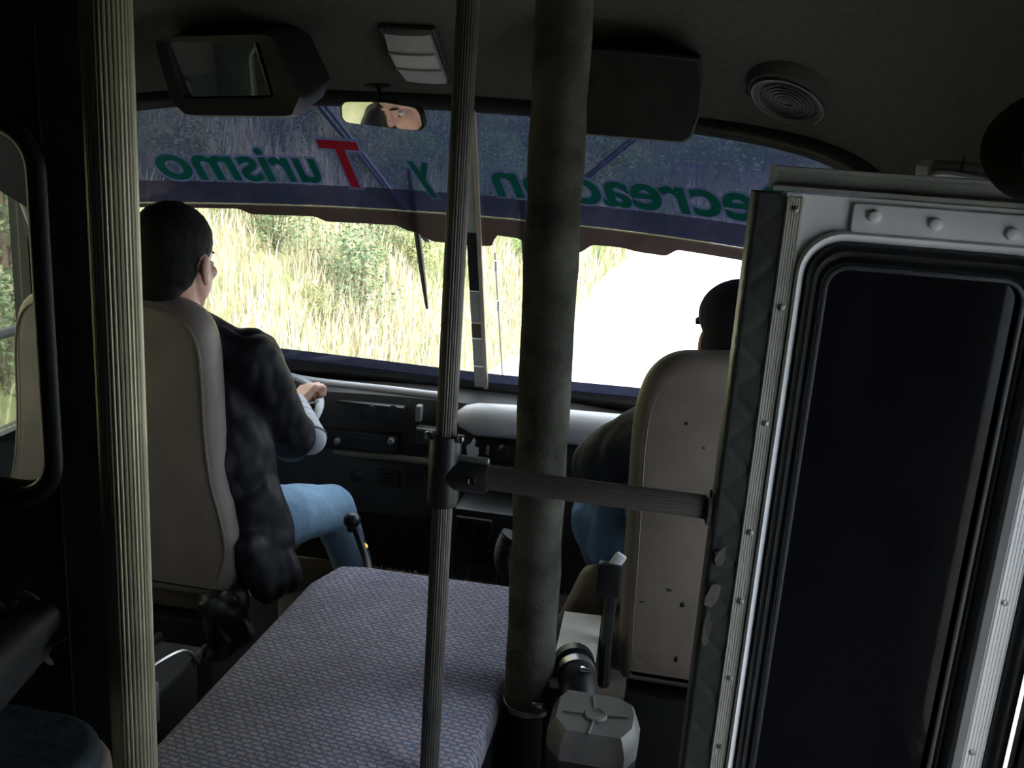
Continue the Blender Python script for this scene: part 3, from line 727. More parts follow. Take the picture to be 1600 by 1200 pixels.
for a in (0.15, 1.75, 3.2, 4.6):
    d = Vector((math.cos(a), math.sin(a), 0)); s = Vector((c0.x+.002, c0.y-.005, Zl+.001))
    mk('lid_rib', tube([s+d*.02, s+d*.058], .0025, 6), M_airbox, ab)
mk('body', loft([lidring(.94, 0.0), lidring(.98, Zl-.057)]), M_black, ab)
nk = [Vector((c0.x-.03, c0.y+.08, Zl-.05)), P(903, 1075, 1.62), P(900, 1050, 1.66), P(897, 1036, 1.70)]
mk('neck', tube(smooth_path(nk, 5), .036, 22), M_rubber, ab)
mk('neck_clamp', tube([P(901, 1058, 1.645), P(899, 1049, 1.665)], .0385, 24), M_steel, ab)
mk('neck_cuff', tube([P(898, 1043, 1.675), P(896, 1034, 1.70)], .041, 24), M_rubber, ab)
c = P(915, 1047, 1.615); mk('clamp_screw', cbox((c.x, c.y, c.z), .02, .012, .010, .002), M_chrome, ab)

# ================================================================== DOOR LEAF / SCREEN ON THE RIGHT
Y0 = 1.35
dr = root('door_1', (.33, Y0, .02), kind='structure', label='white framed entrance door leaf with a dark tinted window')
def X(px, py): return P(px, py, Y0).x
def Z(px, py): return P(px, py, Y0).z
x_str0, x_str1 = .130, .150
ztopd = 1.443
go = rrect(.166, .478, .10, 1.386, .05, 8)
gi = rrect(.194, .446, .14, 1.352, .03, 8)
mk('leaf_panel', ringplate(proj_outer(go, .128, .545, .03, ztopd), go, Y0, Y0+.03), M_white, dr, smooth=False)
fo2 = rrect(.152, .490, .086, 1.400, .06, 8)
def mixo(a, b, t): return [(p[0]+(q[0]-p[0])*t, p[1]+(q[1]-p[1])*t) for p, q in zip(a, b)]
mk('window_flange', loft([[(x, Y0-dy, z) for x, z in mixo(fo2, go, t)] for t, dy in ((0, -.001), (.12, .008), (.30, .010), (1.0, .001))], True, False), M_white, dr, angle=50)
gk = []
for f_, dy in ((0, .0), (.12, -.010), (.35, -.014), (.55, -.008), (.62, .0), (.80, -.006), (1, .004)):
    gk.append([(a[0]+(b[0]-a[0])*f_, Y0+dy, a[1]+(b[1]-a[1])*f_) for a, b in zip(go, gi)])
gk.append([(b[0], Y0+.028, b[1]) for b in gi]); gk.append([(a[0], Y0+.028, a[1]) for a in go])
mk('window_gasket', loft(gk, True, False, True), M_rubber, dr, angle=50)
gm = rrect(.186, .450, .136, 1.356, .036, 8)
mk('tinted_pane', loft([[(x, Y0+.010, z) for x, z in gm], [(x, Y0+.014, z) for x, z in gm]]), M_dkglass, dr, smooth=False)
# sealing lip in the pane
lip = [Vector((x, Y0-.001, z)) for x, z in gi]
mk('gasket_bead', ringtube(lip, .004, 8), mat('grey_rubber_bead', (.035, .037, .042), .35), dr)  # bead slightly paler than the gasket rubber
# aluminium strips with ribs and screws
def alu_strip(x0, x1, z0, z1, name='ribbed_strip', m=M_alu):
    sec = []; n = 6; wv = (x1-x0)/n
    sec.append((x0, Y0+.0)); 
    for k in range(n):
        sec += [(x0+k*wv+.0004, Y0-.004), (x0+k*wv+wv*.7, Y0-.004), (x0+k*wv+wv*.72, Y0-.0028), (x0+k*wv+wv*.98, Y0-.0028)]
    sec += [(x1, Y0)]
    s = loft([[(x, y, z0) for x, y in sec], [(x, y, z1) for x, y in sec]])
    st = mk(name, s, m, dr, smooth=False); return st
st = alu_strip(.130, .151, .05, 1.438)
for py, px in ((326, 1233), (479, 1215), (660, 1192), (829, 1164), (937, 1154), (1056, 1131), (1162, 1116)):
    z = Z(px, py); mk('screw', lathe([(.0048, 0), (.0045, .002), (.002, .0028)], (.1405, Y0-.0035, z), (0, -1, 0), 10), M_steel, st)
st2 = alu_strip(.492, .519, .05, 1.438, m=mat('lit_strip_aluminium', (.85, .86, .88), .35, .3))  # paler copy of the strip metal, strong door light put into its colour
for py, px in ((940, 1567), (1172, 1512)):
    z = Z(px, py); mk('screw', lathe([(.0048, 0), (.0045, .002), (.002, .0028)], (.5, Y0-.0035, z), (0, -1, 0), 10), M_steel, st2)
mk('edge_rubber', tube([(.531, Y0-.004, .03), (.531, Y0-.004, .8), (.531, Y0-.004, 1.44)], .014, 10), M_rubber, dr)
# hinge plate with bolts
hpz0, hpz1 = 1.400, 1.437
hpl = mk('hinge_plate', slab(rrect(.214, .53, hpz0-.002, hpz1, .006), Y0-.006, Y0+.001, .002), M_white, dr)
for px, py in ((1365, 338), (1460, 350), (1578, 365)):
    mk('bolt', lathe([(.0085, 0), (.0085, .003), (.007, .006), (.003, .0072)], (X(px, py), Y0-.006, Z(px, py)), (0, -1, 0), 14), M_white, hpl)
# quilted post at the free edge
qp = root('quilted_post', (.105, Y0+.03, 0), 'padded post in quilted dark green vinyl, torn low down, beside the door', 'post')
rows = []
nzq = 220
for i in range(nzq+1):
    z = .02+1.420*i/nzq
    rg = []
    for k in range(25):
        s_ = k/24
        if s_ < .25: x, y, nx, ny = .086, Y0+.09-.084*(s_/.25), -1, 0
        elif s_ < .34:
            a = (s_-.25)/.09*PI/2; x, y, nx, ny = .092-.006*math.cos(a), Y0+.006-.006*math.sin(a), -math.cos(a), -math.sin(a)
        else: x, y, nx, ny = .092+(.128-.092)*(s_-.34)/.66, Y0, 0, -1
        g = (x-.128)*1.0+(-(y-Y0) if nx else 0)
        p1 = (z+g)/.075 % 1; p2 = (z-g)/.075 % 1
        d = min(min(p1, 1-p1), min(p2, 1-p2)); pf = -.0014*math.exp(-(d/.06)**2)+.0005
        if k in (0, 24): pf = 0
        rg.append((x+nx*pf, y+ny*pf, z))
    rg += [(.128, Y0+.09, z)]
    rows.append(rg)
mk('quilted_cover', loft(rows), M_quilt, qp, angle=80)
rnd = random.Random(4)
for px, py, sx, sz in ((1128, 870, .010, .02), (1112, 930, .012, .028), (1105, 985, .010, .035)):
    c = P(px, py, Y0-.004)
    tv = [(c.x+math.cos(a)*sx*rnd.uniform(.4, 1.2), Y0-.0035+rnd.uniform(-.003, 0), c.z+math.sin(a)*sz*rnd.uniform(.5, 1.2)) for a in [2*PI*k/11 for k in range(11)]]
    mk('tear', J((tv, [tuple(range(11))])), mat('torn_vinyl_backing', (.11, .10, .085), .9, var=.4), qp, smooth=False, label='ragged tear')
# header channel
hc = root('header_channel', (.34, Y0, 1.445), 'grey metal channel running above the door leaf', 'channel')
sec = [(Y0-.012, 1.446), (Y0-.012, 1.452), (Y0+.002, 1.454), (Y0+.002, 1.470), (Y0-.006, 1.472), (Y0-.006, 1.477), (Y0+.05, 1.477), (Y0+.05, 1.446)]
mk('channel_body', loft([[(x, y, z) for y, z in sec] for x in (.108, .572)]), mat('channel_paint', (.30, .31, .28), .5, .2, var=.15), hc, smooth=False)
mk('end_cap', box(.106, .112, Y0-.008, Y0+.05, 1.447, 1.478), M_grey, hc, smooth=False)
# grey moulded bracket and black housing at upper right
gb = root('moulded_bracket', P(1490, 280, 1.75), 'grey moulded plastic bracket above the door channel', 'bracket')
g = [P(1438, 290, 1.75), P(1440, 260, 1.75), P(1450, 250, 1.75), P(1500, 252, 1.75), P(1575, 262, 1.75), P(1600, 300, 1.75)]
mk('moulding', slab([(p.x, p.z) for p in g][::-1], 1.70, 1.80, .008), M_grey, gb)
gp = [P(1447, 292, 1.695), P(1460, 272, 1.69), P(1500, 274, 1.69), P(1570, 290, 1.695)]
mk('moulding_rim', tube(smooth_path(gp, 5), .007, 8), M_grey, gb)
c = P(1505, 262, 1.69); mk('seam', box(c.x-.001, c.x+.001, 1.692, 1.70, c.z-.015, c.z+.018), M_black, gb, smooth=False)
fn = root('round_housing', P(1600, 290, 1.2), 'black rounded housing hanging at the right edge above the door', 'housing')
c = P(1632, 232, 1.22)
mk('shell', xf(lathe([(.02, -.05), (.052, -.045), (.060, -.02), (.060, .03), (.052, .05)], (0, 0, 0), (0.2, -1, 0), 28), Matrix.Translation(c)), mat('matt_black_shell', (.014, .013, .012), .95, spec=.05), fn)
mk('bracket', box(c.x-.012, c.x+.012, c.y-.01, c.y+.03, c.z+.05, bvh.ray_cast(c, Vector((0, 0, 1)))[0].z), M_black, fn)

# ================================================================== OVERHEAD FITTINGS
# mirror box
mb = root('overhead_mirror_box', P(365, 180, 2.3), 'black scoop housing with an angled mirror above the driver', 'mirror')
def quad(pts, y): return [P(px, py, y) for px, py in pts]
fo = quad(((238, 58), (425, 52), (472, 150), (458, 184), (290, 182), (266, 158)), 2.16)
bo = [Vector((p.x*1.02+.01, 2.36, p.z+.05)) for p in fo]
fi = quad(((258, 66), (404, 66), (428, 150), (420, 154), (288, 154), (282, 146)), 2.165)
ii = [Vector((p.x+.002, p.y+.03, p.z)) for p in fi]
def rnd_poly(pts, r=.25, k=4):
    o = []; n = len(pts)
    for i in range(n):
        a, b, c = pts[i-1], pts[i], pts[(i+1) % n]; p = b.lerp(a, r*.5); q = b.lerp(c, r*.5)
        for j in range(k+1):
            t = j/k; o.append((p*(1-t)**2)+(b*2*t*(1-t))+(q*t*t))
    return o
mk('housing', loft([rnd_poly(bo), rnd_poly([p+Vector((0, .03, 0)) for p in fo]), rnd_poly([a.lerp(b, .08) for a, b in zip(fo, fi)]), rnd_poly(fi, .12), rnd_poly(ii, .12)]), M_black, mb, angle=35)
mi = [p+Vector((0, -.004, 0)) for p in quad(((262, 65), (401, 66), (423, 149), (290, 151)), 2.185)]
cm = sum(mi, Vector())/4
tilt = about(cm, Matrix.Rotation(math.radians(6), 3, 'X'))
mi = [tilt @ p for p in mi]
mk('mirror_glass', loft([[tuple(p) for p in mi], [tuple(p+Vector((0, .003, 0))) for p in mi]]), M_mirror, mb, smooth=False)
mk('mirror_edge', tube([mi[1]+Vector((0, -.002, 0)), mi[2]+Vector((0, -.002, 0))], .0025, 6), M_grey, mb)
top = bvh.ray_cast(Vector((cm.x, 2.28, 1.6)), Vector((0, 0, 1)))[0]
hy = ceil_hit(365, 52)[0]; mk('mount', box(cm.x-.10, cm.x+.10, hy.y-.005, hy.y+.04, cm.z, hy.z-.004, .004), M_black, mb)
# right sun visor box
vb = root('overhead_locker', P(1000, 220, 2.3), 'dark rounded overhead box above the front passenger', 'overhead box')
fo = quad(((880, 74), (1092, 92), (1097, 130), (1094, 178), (1080, 216), (1066, 224), (880, 208)), 2.2)
mk('box_shell', loft([[p for p in rnd_poly([Vector((q.x, 2.42, q.z+.05)) for q in fo], .2)], rnd_poly([q+Vector((0, .02, 0)) for q in fo], .2), rnd_poly([q.lerp(sum(fo, Vector())/7, .04) for q in fo], .2)]), mat('locker_fabric', (.018, .018, .016), .9, var=.3, bump=.3), vb, angle=35)
mk('lid_lip', tube([P(880, 74, 2.195), P(1000, 84, 2.195), P(1093, 93, 2.195)], .007, 8), M_black, vb)
hy = ceil_hit(1000, 80)[0]; mk('mount', box(P(940, 100, 2.3).x, P(1060, 100, 2.3).x, hy.y-.005, hy.y+.03, P(1000, 130, 2.3).z, hy.z-.004), M_black, vb)
# courtesy lamp
lm = root('courtesy_lamp', ceil_hit(650, 80)[0], 'small rectangular ceiling lamp with wavy pale cover', 'lamp')
ls = [[ceil_hit(px, py) for px, py in r] for r in (((602, 42), (674, 44)), ((610, 65), (682, 68)), ((622, 90), (692, 93)), ((637, 115), (700, 119)))]
rg = []
for i, r in enumerate(ls):
    (a, na), (b, nb) = r; h = (.018, .03, .03, .022)[i]
    rg.append([a, a+na*h, a.lerp(b, .3)+na*(h+.003), a.lerp(b, .7)+na*(h+.003), b+nb*h, b])
mk('diffuser', loft(rg), M_lamp, lm, angle=30)
for k in (1, 2):
    mk('diffuser_ridge', tube([rg[k][1], rg[k][2], rg[k][3], rg[k][4]], .0045, 8), M_lamp, lm)
(a, na), (b, nb) = ls[0]; (c2, nc), (d2, nd) = ls[3]
cen = (a+b+c2+d2)/4
rim = [p+(p-cen)*.10+na*.004 for p in (a, b, d2, c2)]
mk('bezel', tube(rim+[rim[0]], .008, 8), M_black, lm)
# ceiling speaker
loc, nn = ceil_hit(1235, 150)
nn = (nn+Vector((0, .05, -.28))).normalized(); loc = loc+nn*.006
sp = root('ceiling_speaker', loc, 'round ceiling speaker with thin pale rim above the passenger side', 'speaker')
mk('base_ring', lathe([(.125, -.030), (.108, -.008), (.096, .006), (.078, .008)], loc, nn, 36), M_ceil, sp)
mk('rim', lathe([(.083, .0085), (.085, .0135), (.081, .0135), (.080, .0085)], loc, nn, 36), mat('dim_rim', (.12, .12, .115), .5), sp)
mk('grille', lathe([(.081, .007), (.055, .011), (.02, .0135), (.002, .014)], loc, nn, 36), M_black, sp)
q = nn.to_track_quat('Z', 'Y').to_matrix()
for i in range(6):
    r_ = .014+.010*i
    pts_ = [loc+q @ Vector((r_*math.cos(t), r_*math.sin(t), .0135-.00008*(i*i))) for t in [2*PI*k/28 for k in range(29)]]
    mk('grille_ring', tube(pts_, .0012, 5), M_dash, sp)
mk('badge', tube([loc+q @ Vector((-.012, -.004, .0155)), loc+q @ Vector((.010, -.008, .0155))], .0016, 6), M_steel, sp)
l2, n2 = ceil_hit(1172, 130)
tv = [l2+n2*.0015+(n2.to_track_quat('Z', 'Y').to_matrix() @ Vector((math.cos(a)*.022*random.uniform(.5, 1), math.sin(a)*.016*random.uniform(.5, 1), 0))) for a in [2*PI*k/12 for k in range(12)]]
mk('stain', (tv, [tuple(range(12))]), M_stain, ceiling, smooth=False, label='rusty stain')
# rear view mirror
mc = P(598, 182, 2.36)
face = Vector((-1.15, 2.20, 1.16))
nrm = ((CAM-mc).normalized()+(face-mc).normalized()).normalized()
rm = root('rear_view_mirror', mc, 'small black framed rear view mirror reflecting a face', 'mirror')
dv = ray(665, 189).normalized()
Rx = (RGT-nrm*RGT.dot(nrm)).normalized(); Rx = (Rx*math.cos(-.06)+nrm.cross(Rx)*math.sin(-.06)); Ry = nrm.cross(Rx)
# span chosen so that the tilted glass keeps its true outline
def on_plane(px, py):
    d = ray(px, py); t = (mc-CAM).dot(nrm)/d.dot(nrm); return CAM+d*t
mo = [on_plane(px, py) for px, py in ((538, 157), (600, 158), (652, 167), (660, 178), (664, 198), (658, 204), (600, 199), (540, 191), (533, 184), (532, 164))]
cmn = sum(mo, Vector())/len(mo)
mk('mirror_shell', loft([rnd_poly([cmn+(p-cmn)*.8-nrm*.028 for p in mo], .5), rnd_poly([p-nrm*.012 for p in mo], .5), rnd_poly([p+nrm*.001 for p in mo], .5), rnd_poly([cmn+(p-cmn)*.955+nrm*.002 for p in mo], .5)]), M_black, rm, angle=50)
mk('mirror_glass', loft([rnd_poly([cmn+(p-cmn)*.95+nrm*.0025 for p in mo], .5), rnd_poly([cmn+(p-cmn)*.948+nrm*.0032 for p in mo], .5)]), M_mirror, rm, smooth=False)
cb, nb = ceil_hit(590, 134)
mk('mirror_stem', tube(smooth_path([cmn-nrm*.02, P(597, 160, 2.42), cb], 4), .006, 8), M_black, rm)
mk('mirror_foot', ell(cb, (.04, .012, .012)), M_black, rm)

# ================================================================== PEOPLE
def hand_caps(wr, d, n, curl, thumb_side, s=1.0, spread=.06):
    """wrist, knuckle direction, palm normal, finger bend angles, side of thumb"""
    d = Vector(d).normalized(); n = Vector(n); n = (n-d*n.dot(d)).normalized(); sd = d.cross(n)*thumb_side
    wr = Vector(wr); sh = []
    for k in range(4):
        o = (.030, .011, -.009, -.028)[k]
        sh.append(caps(wr+d*.012*s+sd*o*.6*s, wr+d*(.084-.004*abs(k-1))*s+sd*o*s, .0145*s, .0115*s, 10))
        L = ((.042, .026, .021), (.046, .030, .022), (.043, .027, .021), (.034, .021, .018))[k]
        p = wr+d*(.084-.004*abs(k-1))*s+sd*o*s; a = 0
        for j in range(3):
            a += math.radians(curl[j]+k*4)
            q = p+(d*math.cos(a)+n*math.sin(a)+sd*(spread*(1.5-k)*.3)).normalized()*L[j]*s
            sh.append(caps(p, q, (.0100-.0008*j)*s, (.0092-.0008*j)*s, 10)); p = q
    t0 = wr+d*.02*s+sd*.026*s; t1 = t0+(d*.6+sd*.6+n*.55).normalized()*.042*s; t2 = t1+(d*.85+sd*.05+n*.55).normalized()*.032*s; t3 = t2+(d*.8-sd*.25+n*.55).normalized()*.024*s
    sh += [caps(t0, t1, .0145*s, .0115*s, 10), caps(t1, t2, .0112*s, .010*s, 10), caps(t2, t3, .010*s, .0085*s, 10)]
    return sh
def head_caps(C, R, s=1.0):
    def T(x, y, z): return C+R @ Vector((x*s, y*s, z*s))
    def E(c, r): return ell(T(*c), tuple(a*s for a in r), 20, 14, R)
    sh = [E((0, -.012, .035), (.076, .096, .086)), E((0, .026, -.035), (.062, .066, .075)), E((0, .05, -.085), (.036, .036, .032)),
          E((0, -.035, -.02), (.062, .062, .06)), E((0, .074, .022), (.040, .016, .012)),
          E((.036, .066, -.02), (.022, .02, .018)), E((-.036, .066, -.02), (.022, .02, .018)),
          caps(T(0, .088, .012), T(0, .106, -.024), .008*s, .012*s), E((.011, .096, -.028), (.009, .009, .007)), E((-.011, .096, -.028), (.009, .009, .007)),
          E((0, .088, -.055), (.024, .009, .006)), E((0, .087, -.066), (.021, .010, .007))]
    for q in (1, -1):
        sh.append(ell(T(q*.078, -.008, -.008), (.010*s, .021*s, .033*s), 14, 10, R @ Matrix.Rotation(q*.35, 3, 'Z') @ Matrix.Rotation(.15, 3, 'X')))
        sh.append(ell(T(q*.076, -.002, -.032), (.008*s, .011*s, .013*s), 10, 8, R))
    return sh, T
def limb(pts, rs): return [caps(pts[i], pts[i+1], rs[i], rs[i+1]) for i in range(len(pts)-1)]

# --- driver
dv_ = root('person', (-1.2, 2.25, 0.0), 'driver in black leather jacket and jeans, hand on the steering wheel', 'person')
HC = Vector((-1.163, 2.075, 1.148)); HR = Matrix.Rotation(math.radians(-6), 3, 'Z') @ Matrix.Rotation(math.radians(-4), 3, 'X')
hd, T = head_caps(HC, HR, 1.06)
shR, shL = Vector((-1.005, 2.13, .915)), Vector((-1.385, 2.11, .915))
elR, elL = Vector((-.965, 2.28, .675)), Vector((-1.50, 2.32, .68))
wc = Vector((-1.215, 2.57, .645)); wt = Vector((0, math.cos(math.radians(18)), math.sin(math.radians(18)))); WRd = .205
def rim_pt(a): return wc+Vector((1, 0, 0))*(WRd*math.cos(a))+wt*(WRd*math.sin(a))
wn_ = Vector((1, 0, 0)).cross(wt)       # wheel axis, towards the driver and up
gr = rim_pt(math.radians(22)); gl_ = rim_pt(math.radians(155))
wrR = Vector((-1.045, 2.50, .695)); wrL = Vector((-1.42, 2.52, .70))
body = hd + [caps((-1.175, 2.075, .95), HC+Vector((0, -.015, -.05)), .060, .056)]
body += [ell((-1.19, 2.13, .78), (.17, .115, .22)), ell((-1.2, 2.17, .52), (.16, .12, .2))]
body += limb([shR, elR, wrR], [.06, .045, .030])+limb([shL, elL, wrL], [.06, .045, .030])
dR = Vector((.02, .085, .05)); body += hand_caps(wrR, dR, Vector((.35, .25, -.8)), (30, 80, 70), 1, 1.0)
dL = (gl_-wrL); body += hand_caps(wrL, dL, Vector((-.35, .25, -.8)), (30, 80, 70), -1, 1.0)
kR, kL = Vector((-.925, 2.49, .400)), Vector((-1.36, 2.56, .41))
aR, aL = Vector((-.875, 2.60, .12)), Vector((-1.36, 2.68, .12))
hR, hL = Vector((-1.09, 2.17, .43)), Vector((-1.31, 2.17, .43))
body += limb([hR, kR, aR], [.075, .05, .035])+limb([hL, kL, aL], [.075, .05, .035])
mk('body', remesh(J(*body), .0052, 4), M_skin, dv_, label='skin of face, neck and hands')
for q in (1, -1): mk('eye', ell(T(q*.032, .0755, -.003), (.012, .012, .008), 12, 8), M_eye, dv_); mk('iris', ell(T(q*.032, .0865, -.005), (.006, .003, .0055), 10, 6), M_hair, dv_)
for q in (1, -1): mk('eyebrow', tube([T(q*.012, .0885, .021), T(q*.028, .087, .025), T(q*.042, .079, .022)], [.003, .0035, .002], 6), M_hair, dv_)
hair = [ell(T(0, -.020, .048), (.087, .104, .092), 24, 16, HR), ell(T(0, -.050, -.005), (.079, .072, .075), 24, 16, HR), ell(T(0, -.068, -.05), (.058, .045, .05), 20, 12, HR)]
hsh = remesh(J(*hair), .006, 3)
hv = [tuple(Vector(v)+Vector((noise.noise(Vector(v)*90), noise.noise(Vector(v)*90+Vector((9, 0, 0))), noise.noise(Vector(v)*90+Vector((0, 9, 0)))))*.0018) for v in hsh[0]]
mk('hair', (hv, hsh[1]), M_hair, dv_, label='short black hair')
jk = [ell((-1.19, 2.125, .80), (.205, .135, .19)), ell((-1.195, 2.15, .60), (.20, .15, .22)), ell((-1.18, 2.15, .46), (.225, .16, .12)),
      caps((-1.05, 2.10, .945), (-1.15, 2.075, .995), .055, .062), caps((-1.34, 2.10, .945), (-1.2, 2.075, .995), .055, .062),
      caps((-1.20, 2.065, .99), (-1.15, 2.065, .995), .072, .072)]
jk += limb([shR+Vector((0, 0, -.005)), elR, elR+Vector((.0, .05, -.005))], [.082, .066, .052])+limb([shL, elL, Vector((-1.46, 2.43, .69))], [.082, .068, .05])
jk += [ell((-1.06, 2.10, .62), (.13, .12, .20)), ell((-1.02, 2.09, .52), (.125, .105, .17)), ell((-.975, 2.07, .45), (.105, .085, .11)), caps((-.96, 2.10, .50), (-.885, 2.05, .39), .075, .045), caps((-.95, 2.0, .48), (-.905, 2.0, .375), .045, .035)]
# folds
rnd = random.Random(21)
jm = remesh(J(*jk), .0085, 14)
mk('jacket', wrinkled(jm, .009, 17, 3), M_leather, dv_, label='black leather jacket', angle=180)
cl = remesh(J(caps(Vector((-1.24, 2.045, .995)), Vector((-1.19, 2.025, 1.02)), .035, .038), caps(Vector((-1.19, 2.025, 1.02)), Vector((-1.12, 2.04, 1.0)), .038, .036), caps(Vector((-1.12, 2.04, 1.0)), Vector((-1.095, 2.09, .975)), .036, .028)), .007, 4)
mk('jacket_collar', cl, M_leather, dv_)
q0 = P(484, 685, 2.34); q1 = Vector((-1.04, 2.495, .700))
sl_ = remesh(J(*limb([q0, q1], [.046, .034])), .006, 2)
mk('shirt_sleeve', sl_, M_sleeve, dv_, label='pale grey striped sleeve')
for t in (.0, .2, .4, .6, .8):
    q = q0.lerp(q1, t); d = (q1-q0+Vector((.02, 0, .05))).normalized(); rad_ = .046-.012*t+.0015
    mk('sleeve_stripe', lathe([(rad_-.004, -.0035), (rad_, -.002), (rad_, .002), (rad_-.004, .0035)], q, d, 20), M_sleevedk, dv_)
jn = limb([hR+Vector((0, .02, 0)), Vector((-1.0, 2.33, .43)), kR, kR+Vector((.005, .035, -.05)), aR], [.095, .088, .070, .066, .055])+limb([hL, kL, aL], [.095, .072, .055])+[ell((-1.2, 2.16, .42), (.18, .13, .09))]
mk('jeans', wrinkled(remesh(J(*jn), .0085, 5), .004, 14, 8), M_denim, dv_, label='faded light blue jeans', angle=180)
for a in (aR, aL):
    mk('shoe', remesh(J(caps(a+Vector((0, -.02, -.065)), a+Vector((0, .13, -.082)), .042, .034), caps(a, a+Vector((0, 0, -.05)), .045, .045)), .008, 4), M_shoe, dv_)
# steering wheel
sw_ = root('steering_wheel', (-1.21, 2.75, .1), 'grey steering wheel in front of the driver', 'steering wheel')
rp_ = [rim_pt(2*PI*k/48) for k in range(48)]
mk('rim', ringtube(rp_, .0135, 10), M_wheel, sw_)
for a in (20, 160, 270):
    mk('spoke', tube([wc-wn_*.03, wc-wn_*.02+(rim_pt(math.radians(a))-wc)*.5, rim_pt(math.radians(a))], [.02, .014, .011], 8), M_black, sw_)
mk('hub', lathe([(.05, -.05), (.055, -.02), (.04, -.005), (.01, .0)], wc, wn_, 24), M_black, sw_)
mk('column', tube([wc-wn_*.04, wc-wn_*.40], .028, 14), M_black, sw_)

# --- passenger
pg = root('person', (.15, 2.2, 0.0), 'seated front passenger in navy cap, dark jacket and blue jeans', 'person')
HC2 = Vector((.142, 2.10, 1.088)); HR2 = Matrix.Rotation(math.radians(14), 3, 'Z')
hd2, T2 = head_caps(HC2, HR2, 1.06)
s1, s2 = Vector((.02, 2.12, .87)), Vector((.36, 2.10, .87))
e1, e2 = Vector((-.135, 2.18, .745)), Vector((.47, 2.2, .66))
w1, w2 = Vector((-.02, 2.42, .66)), Vector((.36, 2.42, .58))
b2 = hd2+[caps((.19, 2.09, .88), HC2+Vector((0, -.01, -.05)), .056, .054), ell((.19, 2.12, .74), (.16, .105, .2)), ell((.19, 2.14, .52), (.16, .12, .16))]
b2 += limb([s1, e1, w1], [.055, .042, .028])+limb([s2, e2, w2], [.055, .042, .028])
b2 += hand_caps(w1, (.12, .1, -.02), (0, -.2, -1), (25, 35, 30), -1)+hand_caps(w2, (-.1, .1, -.02), (0, -.2, -1), (25, 35, 30), 1)
h1, h2 = Vector((.08, 2.12, .52)), Vector((.30, 2.14, .50)); k1, k2 = Vector((-.118, 2.26, .565)), Vector((.28, 2.52, .52)); a1_, a2_ = Vector((-.02, 2.50, .14)), Vector((.28, 2.60, .12))
b2 += limb([h1, k1, a1_], [.07, .05, .035])+limb([h2, k2, a2_], [.07, .05, .035])
mk('body', remesh(J(*b2), .006, 4), M_skin, pg)
for q in (1, -1): mk('eye', ell(T2(q*.032, .074, -.002), (.012, .012, .012), 10, 8), M_eye, pg)
mk('hair', remesh(J(ell(T2(0, -.03, .02), (.082, .085, .08), 20, 14, HR2), ell(T2(0, -.055, -.03), (.066, .05, .05), 20, 14, HR2)), .008, 3), M_hair, pg)
cap_sh = remesh(J(ell(T2(0, -.008, .055), (.096, .114, .080), 24, 16, HR2), ell(T2(0, -.03, -.005), (.092, .10, .075), 24, 16, HR2)), .007, 3)
cap_o = mk('cap', cap_sh, M_cap, pg, label='navy cap')
br = []
for k in range(9):
    a = PI*(k/8); br.append((math.cos(a)*.072, .085+math.sin(a)*.068, .022+.006*math.sin(a)))
brim = loft([[T2(*p) for p in br], [T2(p[0], p[1], p[2]-.006) for p in br]])
mk('cap_brim', brim, M_cap, pg)
j2 = [ell((.19, 2.12, .76), (.20, .13, .18)), ell((.19, 2.13, .58), (.19, .14, .14)), caps((.1, 2.1, .90), (.28, 2.1, .90), .065, .065), caps((.19, 2.09, .93), (.19, 2.09, .96), .075, .066)]
j2 += limb([s1, e1, w1], [.09, .074, .052])+limb([s2, e2, w2], [.08, .065, .048])
mk('jacket', wrinkled(remesh(J(*j2), .0085, 4), .007, 16, 5), M_navy, pg, label='dark navy jacket', angle=180)
n2_ = limb([h1, k1], [.10, .088])+limb([k1, k1+Vector((.01, .04, -.06)), a1_], [.088, .078, .055])+limb([h2, k2, a2_], [.095, .075, .055])+[ell((.19, 2.13, .50), (.18, .13, .08)), caps((-.105, 2.22, .675), (-.08, 2.2, .54), .058, .08)]
mk('jeans', wrinkled(remesh(J(*n2_), .0085, 4), .006, 18, 12), M_denim2, pg, label='blue denim trousers', angle=180)
for a in (a1_, a2_):
    mk('shoe', remesh(J(caps(a+Vector((0, -.02, -.065)), a+Vector((0, .12, -.08)), .042, .034), caps(a, a+Vector((0, 0, -.05)), .045, .045)), .009, 4), M_shoe, pg)

# ================================================================== OUTSIDE
ZR = -0.85
def edge_x(y):
    if y < 6: return -2.35+.05*max(0, y)
    return -2.05+(-1.45+2.05)*min(1, (y-6)/7)+max(0, y-13)*.035
def ground(x, y):
    d = edge_x(y)-x
    d2 = (y-24-.10*max(0, x))*1.0
    D = max(d, d2)
    z = ZR
    if D > 0:
        t = min(D, 14.0)
        z += 1.25*t-0.018*t*t*(1 if t < 20 else 1)
        z += (noise.noise(Vector((x*.35, y*.35, 1)))*.7+noise.noise(Vector((x*1.1, y*1.1, 4)))*.22)*min(1, D)
    else:
        z += .015*noise.noise(Vector((x*1.5, y*1.5, 0)))
        if x > 3.5: z -= (x-3.5)*.12
    return z
xs = [-22+.45*i for i in range(90)]; ys = [-7+.5*i for i in range(96)]
gv, gf = [], []
for y in ys:
    for x in xs: gv.append((x, y, ground(x, y)-(.0 if max(edge_x(y)-x, y-24-.1*max(0, x)) > 0 else .06)))
nx_ = len(xs)
for j in range(len(ys)-1):
    for i in range(nx_-1): gf.append((j*nx_+i, j*nx_+i+1, (j+1)*nx_+i+1, (j+1)*nx_+i))
mk('hillside', (gv, gf), M_bank, kind='structure', label='steep roadside bank of soil and dry litter')
rows = []
